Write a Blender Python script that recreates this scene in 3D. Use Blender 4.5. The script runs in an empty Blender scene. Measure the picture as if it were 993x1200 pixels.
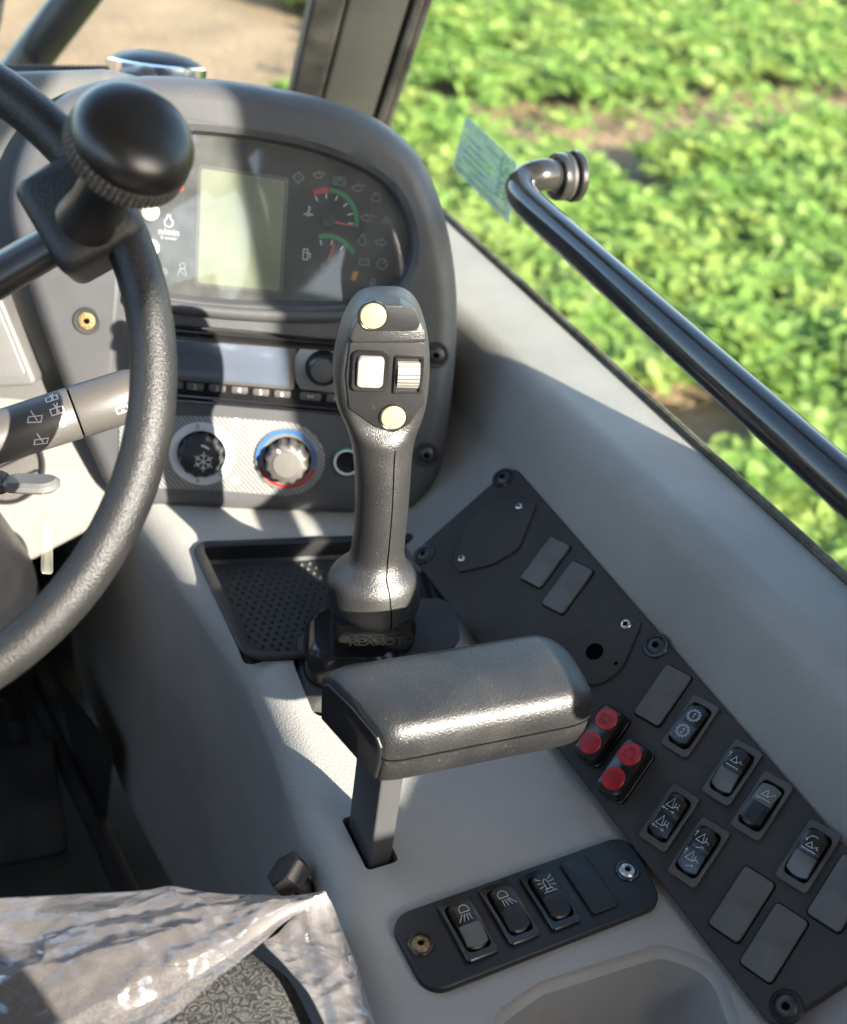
import bpy, bmesh, math, random
import numpy as np
from mathutils import Vector, Matrix, noise
random.seed(7); rng = np.random.default_rng(7)
V = Vector
scene = bpy.context.scene

# ------------------------------------------------------------------ camera
FPX, CX, CY = 1350.0, 496.5, 600.0
PITCH, ROLL, YAW = math.radians(34.6), math.radians(8.0), math.radians(25.0)
CAM = V((0, 0, 2.4))
f_ = V((math.sin(YAW)*math.cos(PITCH), math.cos(YAW)*math.cos(PITCH), -math.sin(PITCH)))
r0 = V((math.cos(YAW), -math.sin(YAW), 0)); u0 = r0.cross(f_)
r_ = r0*math.cos(ROLL) + u0*math.sin(ROLL); u_ = -r0*math.sin(ROLL) + u0*math.cos(ROLL)
cd = bpy.data.cameras.new('camera'); cam = bpy.data.objects.new('camera', cd)
scene.collection.objects.link(cam); scene.camera = cam
cam.matrix_world = Matrix(((r_.x, u_.x, -f_.x, CAM.x), (r_.y, u_.y, -f_.y, CAM.y), (r_.z, u_.z, -f_.z, CAM.z), (0, 0, 0, 1)))
cd.sensor_fit = 'VERTICAL'; cd.sensor_height = 24; cd.lens = 24*FPX/1200
cd.clip_start = 0.05; cd.clip_end = 2000
cd.dof.use_dof = True; cd.dof.focus_distance = 0.90; cd.dof.aperture_fstop = 3.2

# ------------------------------------------------------------------ light
SUN = V((-0.36, 0.86, -0.44)).normalized()          # the way the sunlight travels
el = math.asin(-SUN.z); az = math.atan2(-SUN.x, -SUN.y)
w = bpy.data.worlds.new('World'); scene.world = w; w.use_nodes = True
nt = w.node_tree; bg = nt.nodes['Background']
sky = nt.nodes.new('ShaderNodeTexSky'); sky.sky_type = 'NISHITA'; sky.sun_disc = False
sky.sun_elevation = el; sky.sun_rotation = az; sky.altitude = 200; sky.dust_density = 1.5
nt.links.new(sky.outputs[0], bg.inputs[0]); bg.inputs[1].default_value = 0.15
sl = bpy.data.lights.new('sun', 'SUN'); so = bpy.data.objects.new('sun', sl); scene.collection.objects.link(so)
sl.energy = 4.1; sl.angle = math.radians(0.53); sl.color = (1.0, 0.93, 0.82)
so.rotation_euler = SUN.to_track_quat('-Z', 'Y').to_euler()
scene.view_settings.view_transform = 'Standard'; scene.view_settings.look = 'None'
scene.view_settings.gamma = 1.0; scene.view_settings.exposure = 2.6

# ------------------------------------------------------------------ helpers: places
def ray(x, y): return r_*((x-CX)/FPX) + u_*((CY-y)/FPX) + f_
def at(x, y, d): return CAM + ray(x, y)*d
def on(x, y, P, n):
    d = ray(x, y); return CAM + d*((V(P)-CAM).dot(V(n))/d.dot(V(n)))
def onz(x, y, z): return on(x, y, (0, 0, z), (0, 0, 1))
def camvec(a, b, c): return (r_*a + u_*b - f_*c).normalized()      # right, up, towards the eye

class Fr:
    def __init__(s, o, ex, en):
        s.n = V(en).normalized(); ex = V(ex); s.x = (ex - s.n*ex.dot(s.n)).normalized(); s.y = s.n.cross(s.x); s.o = V(o)
        s.M = Matrix(((s.x.x, s.y.x, s.n.x, s.o.x), (s.x.y, s.y.y, s.n.y, s.o.y), (s.x.z, s.y.z, s.n.z, s.o.z), (0, 0, 0, 1)))
    def uv(s, x, y, wz=0.0):
        p = on(x, y, s.o + s.n*wz, s.n) - s.o; return (p.dot(s.x), p.dot(s.y))
    def p(s, u, v, wz=0.0): return s.o + s.x*u + s.y*v + s.n*wz
    def sub(s, u, v, wz=0.0, rot=0.0):
        return Fr(s.p(u, v, wz), s.x*math.cos(rot) + s.y*math.sin(rot), s.n)
    def loc(s, P): d = V(P)-s.o; return V((d.dot(s.x), d.dot(s.y), d.dot(s.n)))
IDF = Fr((0, 0, 0), (1, 0, 0), (0, 0, 1))

# ------------------------------------------------------------------ helpers: materials
def mat(name, col, rough=0.5, metal=0.0, bump=None, var=0.0, vscale=6.0, spec=0.5, coat=0.0, rvar=0.0, dust=0.0):
    m = bpy.data.materials.new(name); m.use_nodes = True; t = m.node_tree; b = t.nodes['Principled BSDF']
    b.inputs['Base Color'].default_value = (*col, 1); b.inputs['Roughness'].default_value = rough
    b.inputs['Metallic'].default_value = metal; b.inputs['Specular IOR Level'].default_value = spec
    b.inputs['Coat Weight'].default_value = coat; b.inputs['Coat Roughness'].default_value = 0.05
    tc = t.nodes.new('ShaderNodeTexCoord'); N, L = t.nodes, t.links
    csock = None
    if var:
        n1 = N.new('ShaderNodeTexNoise'); n1.inputs['Scale'].default_value = vscale; n1.inputs['Detail'].default_value = 6
        L.new(tc.outputs['Object'], n1.inputs['Vector'])
        mp = N.new('ShaderNodeMapRange'); mp.inputs[1].default_value = .3; mp.inputs[2].default_value = .7
        mp.inputs[3].default_value = 1-var; mp.inputs[4].default_value = 1+var; L.new(n1.outputs[0], mp.inputs[0])
        mx = N.new('ShaderNodeMix'); mx.data_type = 'RGBA'; mx.blend_type = 'MULTIPLY'; mx.inputs[0].default_value = 1
        mx.inputs[6].default_value = (*col, 1); L.new(mp.outputs[0], mx.inputs[7]); csock = mx.outputs[2]
    if dust:
        n2 = N.new('ShaderNodeTexNoise'); n2.inputs['Scale'].default_value = 420; n2.inputs['Detail'].default_value = 2
        n3 = N.new('ShaderNodeTexNoise'); n3.inputs['Scale'].default_value = 14; n3.inputs['Detail'].default_value = 4
        L.new(tc.outputs['Object'], n2.inputs['Vector']); L.new(tc.outputs['Object'], n3.inputs['Vector'])
        mr = N.new('ShaderNodeMapRange'); mr.inputs[1].default_value = .66; mr.inputs[2].default_value = .74; L.new(n2.outputs[0], mr.inputs[0])
        mr2 = N.new('ShaderNodeMapRange'); mr2.inputs[1].default_value = .42; mr2.inputs[2].default_value = .68
        mr2.inputs[3].default_value = .0; mr2.inputs[4].default_value = .35; L.new(n3.outputs[0], mr2.inputs[0])
        ad = N.new('ShaderNodeMath'); ad.operation = 'ADD'; ad.use_clamp = True; L.new(mr.outputs[0], ad.inputs[0]); L.new(mr2.outputs[0], ad.inputs[1])
        ml = N.new('ShaderNodeMath'); ml.operation = 'MULTIPLY'; ml.inputs[1].default_value = dust; L.new(ad.outputs[0], ml.inputs[0])
        mx2 = N.new('ShaderNodeMix'); mx2.data_type = 'RGBA'; mx2.inputs[6].default_value = (*col, 1); mx2.inputs[7].default_value = (.36, .33, .28, 1)
        if csock: L.new(csock, mx2.inputs[6])
        L.new(ml.outputs[0], mx2.inputs[0]); csock = mx2.outputs[2]
    if csock: L.new(csock, b.inputs['Base Color'])
    if rvar:
        n4 = N.new('ShaderNodeTexNoise'); n4.inputs['Scale'].default_value = 25; n4.inputs['Detail'].default_value = 5
        L.new(tc.outputs['Object'], n4.inputs['Vector'])
        mr = N.new('ShaderNodeMapRange'); mr.inputs[1].default_value = .3; mr.inputs[2].default_value = .7
        mr.inputs[3].default_value = max(0, rough-rvar); mr.inputs[4].default_value = min(1, rough+rvar)
        L.new(n4.outputs[0], mr.inputs[0]); L.new(mr.outputs[0], b.inputs['Roughness'])
    if bump:
        kind, sc, st = bump
        if kind == 'n':
            tx = N.new('ShaderNodeTexNoise'); tx.inputs['Scale'].default_value = sc; tx.inputs['Detail'].default_value = 3; o = tx.outputs[0]
        else:
            tx = N.new('ShaderNodeTexVoronoi'); tx.inputs['Scale'].default_value = sc; o = tx.outputs['Distance']
        L.new(tc.outputs['Object'], tx.inputs['Vector'])
        bp = N.new('ShaderNodeBump'); bp.inputs['Strength'].default_value = st; bp.inputs['Distance'].default_value = 0.001
        L.new(o, bp.inputs['Height']); L.new(bp.outputs[0], b.inputs['Normal'])
    return m

M = {}
M['grey'] = mat('grey_console_plastic', (.31, .30, .275), .55, bump=('n', 600, .6), var=.08, vscale=9, rvar=.1, dust=.32)
M['lining'] = mat('grey_lining_plastic', (.25, .236, .212), .55, bump=('n', 600, .55), var=.08, vscale=7, rvar=.1, dust=.28)
M['cream'] = mat('light_grey_dash_plastic', (.145, .14, .125), .55, bump=('n', 900, .2), var=.05, rvar=.06, dust=.15)
M['dash'] = mat('charcoal_dash_plastic', (.055, .0555, .058), .5, bump=('n', 900, .3), var=.10, vscale=8, rvar=.07, dust=.10)
M['dash2'] = mat('dark_grey_dash_plastic', (.085, .085, .08), .5, bump=('n', 900, .25), var=.08, rvar=.06, dust=.1)
M['panel'] = mat('black_panel_plastic', (.046, .042, .039), .55, spec=.2, bump=('n', 900, .4), var=.15, vscale=12, rvar=.08, dust=.06)
M['plate'] = mat('satin_black_plastic', (.010, .0102, .0112), .42, bump=('n', 1600, .2), var=.1, vscale=12, rvar=.06, dust=.05)
M['gloss'] = mat('glossy_black_plastic', (.010, .010, .0105), .22, bump=('n', 300, .03), rvar=.06, dust=.05)
M['blank'] = mat('grey_brown_blanking_plastic', (.088, .079, .069), .5, bump=('n', 700, .3), var=.15, vscale=60, dust=.15)
M['bezel'] = mat('dark_bezel_plastic', (.06, .055, .05), .45, bump=('n', 1200, .2), var=.1, dust=.12)
M['rocker'] = mat('black_rocker_plastic', (.008, .008, .0085), .3, bump=('n', 900, .08), rvar=.08, dust=.06)
M['lensg'] = mat('grey_rocker_lens', (.10, .096, .086), .35, bump=('n', 900, .1), dust=.15)
M['lensb'] = mat('blue_grey_rocker_lens', (.04, .048, .068), .3, dust=.1)
M['white'] = mat('white_print', (.52, .53, .52), .5)
M['dimprint'] = mat('dim_grey_print', (.17, .175, .175), .5)
M['red'] = mat('red_plastic', (.42, .016, .017), .38, bump=('n', 600, .08), var=.1, vscale=60)
M['redprint'] = mat('dark_red_print', (.16, .006, .005), .5)
M['cream_btn'] = mat('cream_button_plastic', (.25, .218, .132), .35, bump=('n', 300, .05), var=.08, vscale=60, dust=.1)
M['white_btn'] = mat('white_button_plastic', (.23, .222, .2), .35, var=.05, vscale=60, dust=.1)
M['grip'] = mat('moulded_black_grip_rubber', (.017, .017, .0168), .36, spec=.8, bump=('n', 900, .55), var=.1, vscale=20, rvar=.05, dust=.10)
M['pad'] = mat('black_pad_foam', (.010, .0102, .0106), .44, spec=.75, bump=('n', 700, .55), var=.08, vscale=20, rvar=.05, dust=.10)
M['wheel'] = mat('black_leather_grain_foam', (.0095, .0095, .0097), .38, spec=.45, bump=('n', 800, .7), var=.1, vscale=20, rvar=.06, dust=.05)
M['knob'] = mat('smooth_black_knob_plastic', (.007, .007, .0077), .34, bump=('n', 1500, .05), rvar=.05, dust=.03)
M['rubber'] = mat('black_rubber', (.014, .014, .014), .6, bump=('n', 700, .3), var=.1, dust=.12)
M['steel'] = mat('black_painted_steel', (.014, .014, .0145), .33, bump=('n', 200, .04), rvar=.08, dust=.08)
M['railpaint'] = mat('gloss_black_rail_paint', (.016, .0155, .0155), .2, spec=.35, bump=('n', 60, .04), coat=.25, rvar=.05, dust=.08)
M['post'] = mat('grey_painted_post', (.045, .046, .048), .35, bump=('n', 300, .05), rvar=.05, dust=.1)
M['zinc'] = mat('zinc_screw', (.5, .49, .46), .35, metal=1, bump=('n', 400, .2), var=.2, vscale=200)
M['dkscrew'] = mat('blackened_screw', (.06, .06, .058), .4, metal=.6, bump=('n', 500, .3), var=.2, vscale=200)
M['rust'] = mat('rusty_screw', (.26, .17, .07), .6, metal=.5, bump=('n', 700, 1.0), var=.75, vscale=500, dust=.6)
M['hole'] = mat('dark_hole', (.003, .003, .003), .9, spec=.0)
M['chrome'] = mat('chrome_trim', (.75, .75, .75), .12, metal=1)
M['silver'] = mat('silver_plastic', (.2, .2, .195), .32, metal=.5, dust=.2)
M['clusterface'] = mat('cluster_face_black', (.010, .0102, .0106), .55)
M['lcd'] = mat('pale_green_lcd', (.15, .161, .10), .28, var=.03, vscale=10)
M['rlcd'] = mat('blue_grey_radio_display', (.075, .088, .115), .12, coat=.5, dust=.12)
M['green'] = mat('green_gauge_print', (.012, .16, .05), .5)
M['gred'] = mat('red_gauge_print', (.33, .018, .014), .5)
M['orange'] = mat('orange_gauge_print', (.4, .18, .02), .5)
M['needle'] = mat('red_needle', (.4, .07, .05), .4)
M['blue'] = mat('blue_print', (.02, .09, .28), .45)
M['ring'] = mat('white_dial_ring', (.5, .52, .54), .45, var=.04, vscale=40, dust=.1)
M['floor'] = mat('dark_floor_mat', (.007, .007, .0065), .7, bump=('n', 300, .5), var=.3, vscale=10, dust=.15)
M['floor2'] = mat('dark_bulkhead_paint', (.017, .0165, .015), .5, bump=('n', 300, .2), var=.2, dust=.15)
M['pillar'] = mat('grey_pillar_paint', (.042, .042, .038), .45, bump=('n', 400, .1), var=.05, dust=.1)
M['seal'] = mat('black_seal_rubber', (.012, .012, .012), .55, bump=('n', 500, .3), var=.3, vscale=40, dust=.25)
M['olive_seal'] = mat('dirty_edge_seal', (.06, .055, .03), .75, bump=('n', 400, .8), var=.6, vscale=90, dust=.5)
M['cup'] = mat('cup_recess_plastic', (.13, .125, .11), .55, bump=('n', 900, .3), var=.05, dust=.1)
M['outer'] = mat('cab_body_paint', (.20, .195, .185), .4)

def glassy(name, tint, refl_ior, diff, diffcol, rough=.0):
    m = bpy.data.materials.new(name); m.use_nodes = True; t = m.node_tree; t.nodes.clear(); N, L = t.nodes, t.links
    o = N.new('ShaderNodeOutputMaterial'); tr = N.new('ShaderNodeBsdfTransparent'); tr.inputs[0].default_value = (*tint, 1)
    gl = N.new('ShaderNodeBsdfGlossy'); gl.inputs['Roughness'].default_value = rough
    fr = N.new('ShaderNodeFresnel'); fr.inputs[0].default_value = refl_ior
    df = N.new('ShaderNodeBsdfDiffuse'); df.inputs[0].default_value = (*diffcol, 1)
    m1 = N.new('ShaderNodeMixShader'); m2 = N.new('ShaderNodeMixShader')
    tc = N.new('ShaderNodeTexCoord'); nz = N.new('ShaderNodeTexNoise'); nz.inputs['Scale'].default_value = 40; nz.inputs['Detail'].default_value = 6
    L.new(tc.outputs['Object'], nz.inputs['Vector'])
    mr = N.new('ShaderNodeMapRange'); mr.inputs[1].default_value = .35; mr.inputs[2].default_value = .75
    mr.inputs[3].default_value = diff*.6; mr.inputs[4].default_value = diff*1.6; L.new(nz.outputs[0], mr.inputs[0])
    L.new(mr.outputs[0], m1.inputs[0]); L.new(tr.outputs[0], m1.inputs[1]); L.new(df.outputs[0], m1.inputs[2])
    ge = N.new('ShaderNodeNewGeometry'); iv = N.new('ShaderNodeMath'); iv.operation = 'SUBTRACT'; iv.inputs[0].default_value = 1; L.new(ge.outputs['Backfacing'], iv.inputs[1])
    fm = N.new('ShaderNodeMath'); fm.operation = 'MULTIPLY'; L.new(fr.outputs[0], fm.inputs[0]); L.new(iv.outputs[0], fm.inputs[1])
    L.new(fm.outputs[0], m2.inputs[0]); L.new(m1.outputs[0], m2.inputs[1]); L.new(gl.outputs[0], m2.inputs[2]); L.new(m2.outputs[0], o.inputs[0])
    return m
M['pane'] = glassy('window_glass', (.90, .92, .90), 1.15, .012, (.6, .6, .58))
M['lens'] = glassy('dusty_instrument_lens', (.93, .94, .94), 1.5, .035, (.62, .62, .58), .03)
M['tag'] = glassy('clear_key_tag', (.88, .88, .84), 1.35, .07, (.6, .6, .5), .05)

def node_mat(name):
    m = bpy.data.materials.new(name); m.use_nodes = True; return m, m.node_tree, m.node_tree.nodes['Principled BSDF']

def make_special():
    # woven checker of the heater panel
    m, t, b = node_mat('carbon_weave_print'); N, L = t.nodes, t.links
    tc = N.new('ShaderNodeTexCoord'); ck = N.new('ShaderNodeTexWave'); ck.wave_type = 'BANDS'; ck.bands_direction = 'DIAGONAL'
    ck.inputs['Scale'].default_value = 120; ck.inputs['Distortion'].default_value = 1.5
    L.new(tc.outputs['Object'], ck.inputs['Vector']); rp = N.new('ShaderNodeValToRGB')
    rp.color_ramp.elements[0].color = (.085, .087, .087, 1); rp.color_ramp.elements[1].color = (.24, .24, .23, 1)
    L.new(ck.outputs[0], rp.inputs[0]); L.new(rp.outputs[0], b.inputs['Base Color']); b.inputs['Roughness'].default_value = .4; M['weave'] = m
    # seat fabric
    m, t, b = node_mat('seat_fabric'); N, L = t.nodes, t.links
    tc = N.new('ShaderNodeTexCoord'); nz = N.new('ShaderNodeTexNoise'); nz.inputs['Scale'].default_value = 88; nz.inputs['Detail'].default_value = 1
    L.new(tc.outputs['Object'], nz.inputs['Vector'])
    sn = N.new('ShaderNodeMath'); sn.operation = 'MULTIPLY'; sn.inputs[1].default_value = 46; L.new(nz.outputs[0], sn.inputs[0])
    s2 = N.new('ShaderNodeMath'); s2.operation = 'SINE'; L.new(sn.outputs[0], s2.inputs[0])
    rp = N.new('ShaderNodeValToRGB'); e = rp.color_ramp.elements; e[0].position = .30; e[0].color = (.016, .016, .016, 1)
    e[1].position = .45; e[1].color = (.058, .057, .053, 1)
    mr = N.new('ShaderNodeMapRange'); mr.inputs[1].default_value = -1; L.new(s2.outputs[0], mr.inputs[0]); L.new(mr.outputs[0], rp.inputs[0])
    wv = N.new('ShaderNodeTexVoronoi'); wv.inputs['Scale'].default_value = 900; L.new(tc.outputs['Object'], wv.inputs['Vector'])
    mx = N.new('ShaderNodeMix'); mx.data_type = 'RGBA'; mx.blend_type = 'MULTIPLY'; mx.inputs[0].default_value = .7
    L.new(rp.outputs[0], mx.inputs[6]); L.new(wv.outputs['Distance'], mx.inputs[7])
    mg = N.new('ShaderNodeMix'); mg.data_type = 'RGBA'; mg.blend_type = 'MULTIPLY'; mg.inputs[0].default_value = 1; mg.inputs[7].default_value = (1.7, 1.7, 1.7, 1)
    L.new(mx.outputs[2], mg.inputs[6]); L.new(mg.outputs[2], b.inputs['Base Color']); b.inputs['Roughness'].default_value = .9
    bp = N.new('ShaderNodeBump'); bp.inputs['Strength'].default_value = .6; bp.inputs['Distance'].default_value = .001
    L.new(wv.outputs['Distance'], bp.inputs['Height']); L.new(bp.outputs[0], b.inputs['Normal']); M['fabric'] = m
    # clear plastic sheet
    m = bpy.data.materials.new('thin_clear_plastic_sheet'); m.use_nodes = True; t = m.node_tree; t.nodes.clear(); N, L = t.nodes, t.links
    o = N.new('ShaderNodeOutputMaterial'); tr = N.new('ShaderNodeBsdfTransparent'); tr.inputs[0].default_value = (.93, .91, .88, 1)
    df = N.new('ShaderNodeBsdfDiffuse'); df.inputs[0].default_value = (.78, .72, .70, 1)
    tl = N.new('ShaderNodeBsdfTranslucent'); tl.inputs[0].default_value = (.75, .68, .66, 1)
    gl = N.new('ShaderNodeBsdfGlossy'); gl.inputs['Roughness'].default_value = .10
    tc = N.new('ShaderNodeTexCoord'); nz = N.new('ShaderNodeTexNoise'); nz.inputs['Scale'].default_value = 9; nz.inputs['Detail'].default_value = 3
    mpn = N.new('ShaderNodeMapping'); mpn.inputs['Rotation'].default_value = (0, 0, .6); mpn.inputs['Scale'].default_value = (1.0, 2.2, 1.0)
    L.new(tc.outputs['Object'], mpn.inputs['Vector']); L.new(mpn.outputs[0], nz.inputs['Vector'])
    va = N.new('ShaderNodeMix'); va.data_type = 'RGBA'; va.inputs[0].default_value = .12; L.new(mpn.outputs[0], va.inputs[6]); L.new(nz.outputs['Color'], va.inputs[7])
    vo = N.new('ShaderNodeTexVoronoi'); vo.inputs['Scale'].default_value = 11; L.new(va.outputs[2], vo.inputs['Vector'])
    v2 = N.new('ShaderNodeTexVoronoi'); v2.inputs['Scale'].default_value = 27; L.new(va.outputs[2], v2.inputs['Vector'])
    ad = N.new('ShaderNodeMath'); ad.operation = 'MULTIPLY_ADD'; ad.inputs[1].default_value = .45; L.new(v2.outputs['Distance'], ad.inputs[0]); L.new(vo.outputs['Distance'], ad.inputs[2])
    bp = N.new('ShaderNodeBump'); bp.inputs['Strength'].default_value = .5; bp.inputs['Distance'].default_value = .02; L.new(ad.outputs[0], bp.inputs['Height'])
    L.new(bp.outputs[0], gl.inputs['Normal']); L.new(bp.outputs[0], df.inputs['Normal'])
    m0 = N.new('ShaderNodeMixShader'); m0.inputs[0].default_value = .4; L.new(df.outputs[0], m0.inputs[1]); L.new(tl.outputs[0], m0.inputs[2])
    lw_ = N.new('ShaderNodeLayerWeight'); lw_.inputs['Blend'].default_value = .35; L.new(bp.outputs[0], lw_.inputs['Normal'])
    mr = N.new('ShaderNodeMapRange'); mr.inputs[3].default_value = .15; mr.inputs[4].default_value = .68; L.new(lw_.outputs['Facing'], mr.inputs[0])
    m1 = N.new('ShaderNodeMixShader'); L.new(mr.outputs[0], m1.inputs[0]); L.new(tr.outputs[0], m1.inputs[1]); L.new(m0.outputs[0], m1.inputs[2])
    fr = N.new('ShaderNodeFresnel'); fr.inputs[0].default_value = 2.0; L.new(bp.outputs[0], fr.inputs['Normal'])
    m2 = N.new('ShaderNodeMixShader'); L.new(fr.outputs[0], m2.inputs[0]); L.new(m1.outputs[0], m2.inputs[1]); L.new(gl.outputs[0], m2.inputs[2]); L.new(m2.outputs[0], o.inputs[0])
    M['sheet'] = m
    # soil
    m, t, b = node_mat('dry_soil'); N, L = t.nodes, t.links
    tc = N.new('ShaderNodeTexCoord'); nz = N.new('ShaderNodeTexNoise'); nz.inputs['Scale'].default_value = 1.3; nz.inputs['Detail'].default_value = 10; nz.inputs['Roughness'].default_value = .65
    L.new(tc.outputs['Object'], nz.inputs['Vector']); rp = N.new('ShaderNodeValToRGB'); e = rp.color_ramp.elements
    e[0].position = .3; e[0].color = (.13, .083, .043, 1); e[1].position = .72; e[1].color = (.25, .165, .088, 1)
    L.new(nz.outputs[0], rp.inputs[0]); L.new(rp.outputs[0], b.inputs['Base Color']); b.inputs['Roughness'].default_value = .95
    bp = N.new('ShaderNodeBump'); bp.inputs['Strength'].default_value = 1; bp.inputs['Distance'].default_value = .05
    n2 = N.new('ShaderNodeTexNoise'); n2.inputs['Scale'].default_value = 14; n2.inputs['Detail'].default_value = 6; L.new(tc.outputs['Object'], n2.inputs['Vector'])
    L.new(n2.outputs[0], bp.inputs['Height']); L.new(bp.outputs[0], b.inputs['Normal']); M['soil'] = m
    # leaves
    m = bpy.data.materials.new('crop_leaf'); m.use_nodes = True; t = m.node_tree; t.nodes.clear(); N, L = t.nodes, t.links
    o = N.new('ShaderNodeOutputMaterial'); ge = N.new('ShaderNodeNewGeometry'); rp = N.new('ShaderNodeValToRGB'); e = rp.color_ramp.elements
    e[0].color = (.16, .27, .06, 1); e[1].color = (.40, .46, .17, 1); k = e.new(.5); k.color = (.20, .33, .065, 1); k = e.new(.9); k.color = (.27, .39, .09, 1)
    L.new(ge.outputs['Random Per Island'], rp.inputs[0])
    tc = N.new('ShaderNodeTexCoord'); nz = N.new('ShaderNodeTexNoise'); nz.inputs['Scale'].default_value = 2.6; nz.inputs['Detail'].default_value = 5; L.new(tc.outputs['Object'], nz.inputs['Vector'])
    mr = N.new('ShaderNodeMapRange'); mr.inputs[1].default_value = .45; mr.inputs[2].default_value = .68; mr.inputs[4].default_value = .75; L.new(nz.outputs[0], mr.inputs[0])
    mc = N.new('ShaderNodeMix'); mc.data_type = 'RGBA'; L.new(mr.outputs[0], mc.inputs[0]); L.new(rp.outputs[0], mc.inputs[6]); mc.inputs[7].default_value = (.38, .43, .11, 1)
    b = N.new('ShaderNodeBsdfPrincipled'); b.inputs['Roughness'].default_value = .6; b.inputs['Specular IOR Level'].default_value = .25; L.new(mc.outputs[2], b.inputs['Base Color'])
    tl = N.new('ShaderNodeBsdfTranslucent'); L.new(mc.outputs[2], tl.inputs[0]); mx = N.new('ShaderNodeMixShader'); mx.inputs[0].default_value = .55
    L.new(b.outputs[0], mx.inputs[1]); L.new(tl.outputs[0], mx.inputs[2]); L.new(mx.outputs[0], o.inputs[0]); M['leaf'] = m
    # sticker
    m = glassy('pale_green_sticker_film', (.82, .90, .86), 1.1, .55, (.46, .56, .52)); M['sticker'] = m
    m = glassy('green_sticker_print', (.40, .62, .54), 1.1, .4, (.12, .28, .22)); M['stickerprint'] = m
make_special()

# ------------------------------------------------------------------ helpers: objects
W = {}
def link(o): scene.collection.objects.link(o)
def mk(name, vf, m, parent=None, fr=IDF, smooth=35):
    me = bpy.data.meshes.new(name); me.from_pydata([tuple(v) for v in vf[0]], [], [tuple(f) for f in vf[1]]); me.validate(); me.update()
    bm = bmesh.new(); bm.from_mesh(me); bmesh.ops.remove_doubles(bm, verts=bm.verts, dist=1e-7); bmesh.ops.recalc_face_normals(bm, faces=bm.faces); bm.to_mesh(me); bm.free()
    if smooth: me.shade_smooth(); me.set_sharp_from_angle(angle=math.radians(smooth))
    me.materials.append(M[m] if isinstance(m, str) else m)
    return place(name, me, parent, fr)
def place(name, me, parent=None, fr=IDF):
    o = bpy.data.objects.new(name, me); link(o); Mw = fr.M if isinstance(fr, Fr) else fr
    W[o] = Mw.copy()
    if parent: o.parent = parent; o.matrix_basis = W[parent].inverted() @ Mw
    else: o.matrix_basis = Mw
    return o
def tag(o, label, cat, group=None):
    o['label'] = label; o['category'] = cat
    if group: o['group'] = group
    return o
def thing(name, label, cat, fr, group=None):
    o = place(name, None, None, fr); o.empty_display_size = .02; return tag(o, label, cat, group)
def join(*vfs):
    v, f = [], []
    for a, b in vfs:
        k = len(v); v += [V(p) for p in a]; f += [tuple(i+k for i in q) for q in b]
    return v, f
def xf(vf, fr):
    Mx = fr.M if isinstance(fr, Fr) else fr; return [Mx @ V(p) for p in vf[0]], vf[1]
def rpoly(pts, rad, seg=5):
    out = []; n = len(pts)
    for i in range(n):
        p = V((*pts[i][:2], 0)); a = V((*pts[i-1][:2], 0)); b = V((*pts[(i+1) % n][:2], 0)); r = rad[i] if isinstance(rad, (list, tuple)) else rad
        d1 = (a-p).normalized(); d2 = (b-p).normalized(); ang = d1.angle(d2)
        t = min(r/math.tan(ang/2), (a-p).length*.48, (b-p).length*.48); r2 = t*math.tan(ang/2)
        if r2 < 1e-6 or ang > 3.1: out.append((p.x, p.y)); continue
        c = p + (d1+d2).normalized()*(r2/math.sin(ang/2)); s, e = p+d1*t-c, p+d2*t-c
        tot = s.angle(e); sg = 1 if s.cross(e).z > 0 else -1
        for k in range(seg+1):
            q = Matrix.Rotation(sg*tot*k/seg, 3, 'Z') @ s; out.append((c.x+q.x, c.y+q.y))
    return ccw(out)
def ccw(p):
    a = sum(p[i-1][0]*p[i][1]-p[i][0]*p[i-1][1] for i in range(len(p))); return p if a > 0 else p[::-1]
def rect(w, h, r, seg=4, c=(0, 0)): return rpoly([(c[0]-w/2, c[1]-h/2), (c[0]+w/2, c[1]-h/2), (c[0]+w/2, c[1]+h/2), (c[0]-w/2, c[1]+h/2)], r, seg)
def circ(r, n=32, c=(0, 0)): return [(c[0]+r*math.cos(2*math.pi*i/n), c[1]+r*math.sin(2*math.pi*i/n)) for i in range(n)]
def inset(p, d):
    n = len(p); out = []
    for i in range(n):
        a, b, c = V(p[i-1]), V(p[i]), V(p[(i+1) % n]); t1 = (b-a); t2 = (c-b)
        t1 = t1.normalized() if t1.length > 1e-9 else t2.normalized(); t2 = t2.normalized() if t2.length > 1e-9 else t1
        n1 = V((-t1.y, t1.x)); n2 = V((-t2.y, t2.x)); m = n1+n2
        m = m/max(m.length_squared, .5)*2 if m.length > 1e-6 else n1
        q = b+m*d; out.append((q.x, q.y))
    return out
def loft(rings, cap0=True, cap1=True, closed=False):
    n = len(rings[0]); v = [V(p) for r in rings for p in r]; f = []
    K = len(rings)
    for k in range(K if closed else K-1):
        a, b = k*n, ((k+1) % K)*n
        for i in range(n):
            j = (i+1) % n; f.append((a+i, a+j, b+j, b+i))
    if not closed:
        if cap0: f.append(tuple(range(n))[::-1])
        if cap1: f.append(tuple(range((K-1)*n, K*n)))
    return v, f
def plate(out, z0, z1, bev=.001, seg=3, botcap=True):
    out = ccw(list(out)); rings = [[(x, y, z0) for x, y in out]]
    if bev:
        for k in range(seg+1):
            a = math.pi/2*k/seg; p = inset(out, bev*(1-math.cos(a))); z = z1-bev+bev*math.sin(a); rings.append([(x, y, z) for x, y in p])
    else: rings.append([(x, y, z1) for x, y in out])
    return loft(rings, botcap, True)
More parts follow.
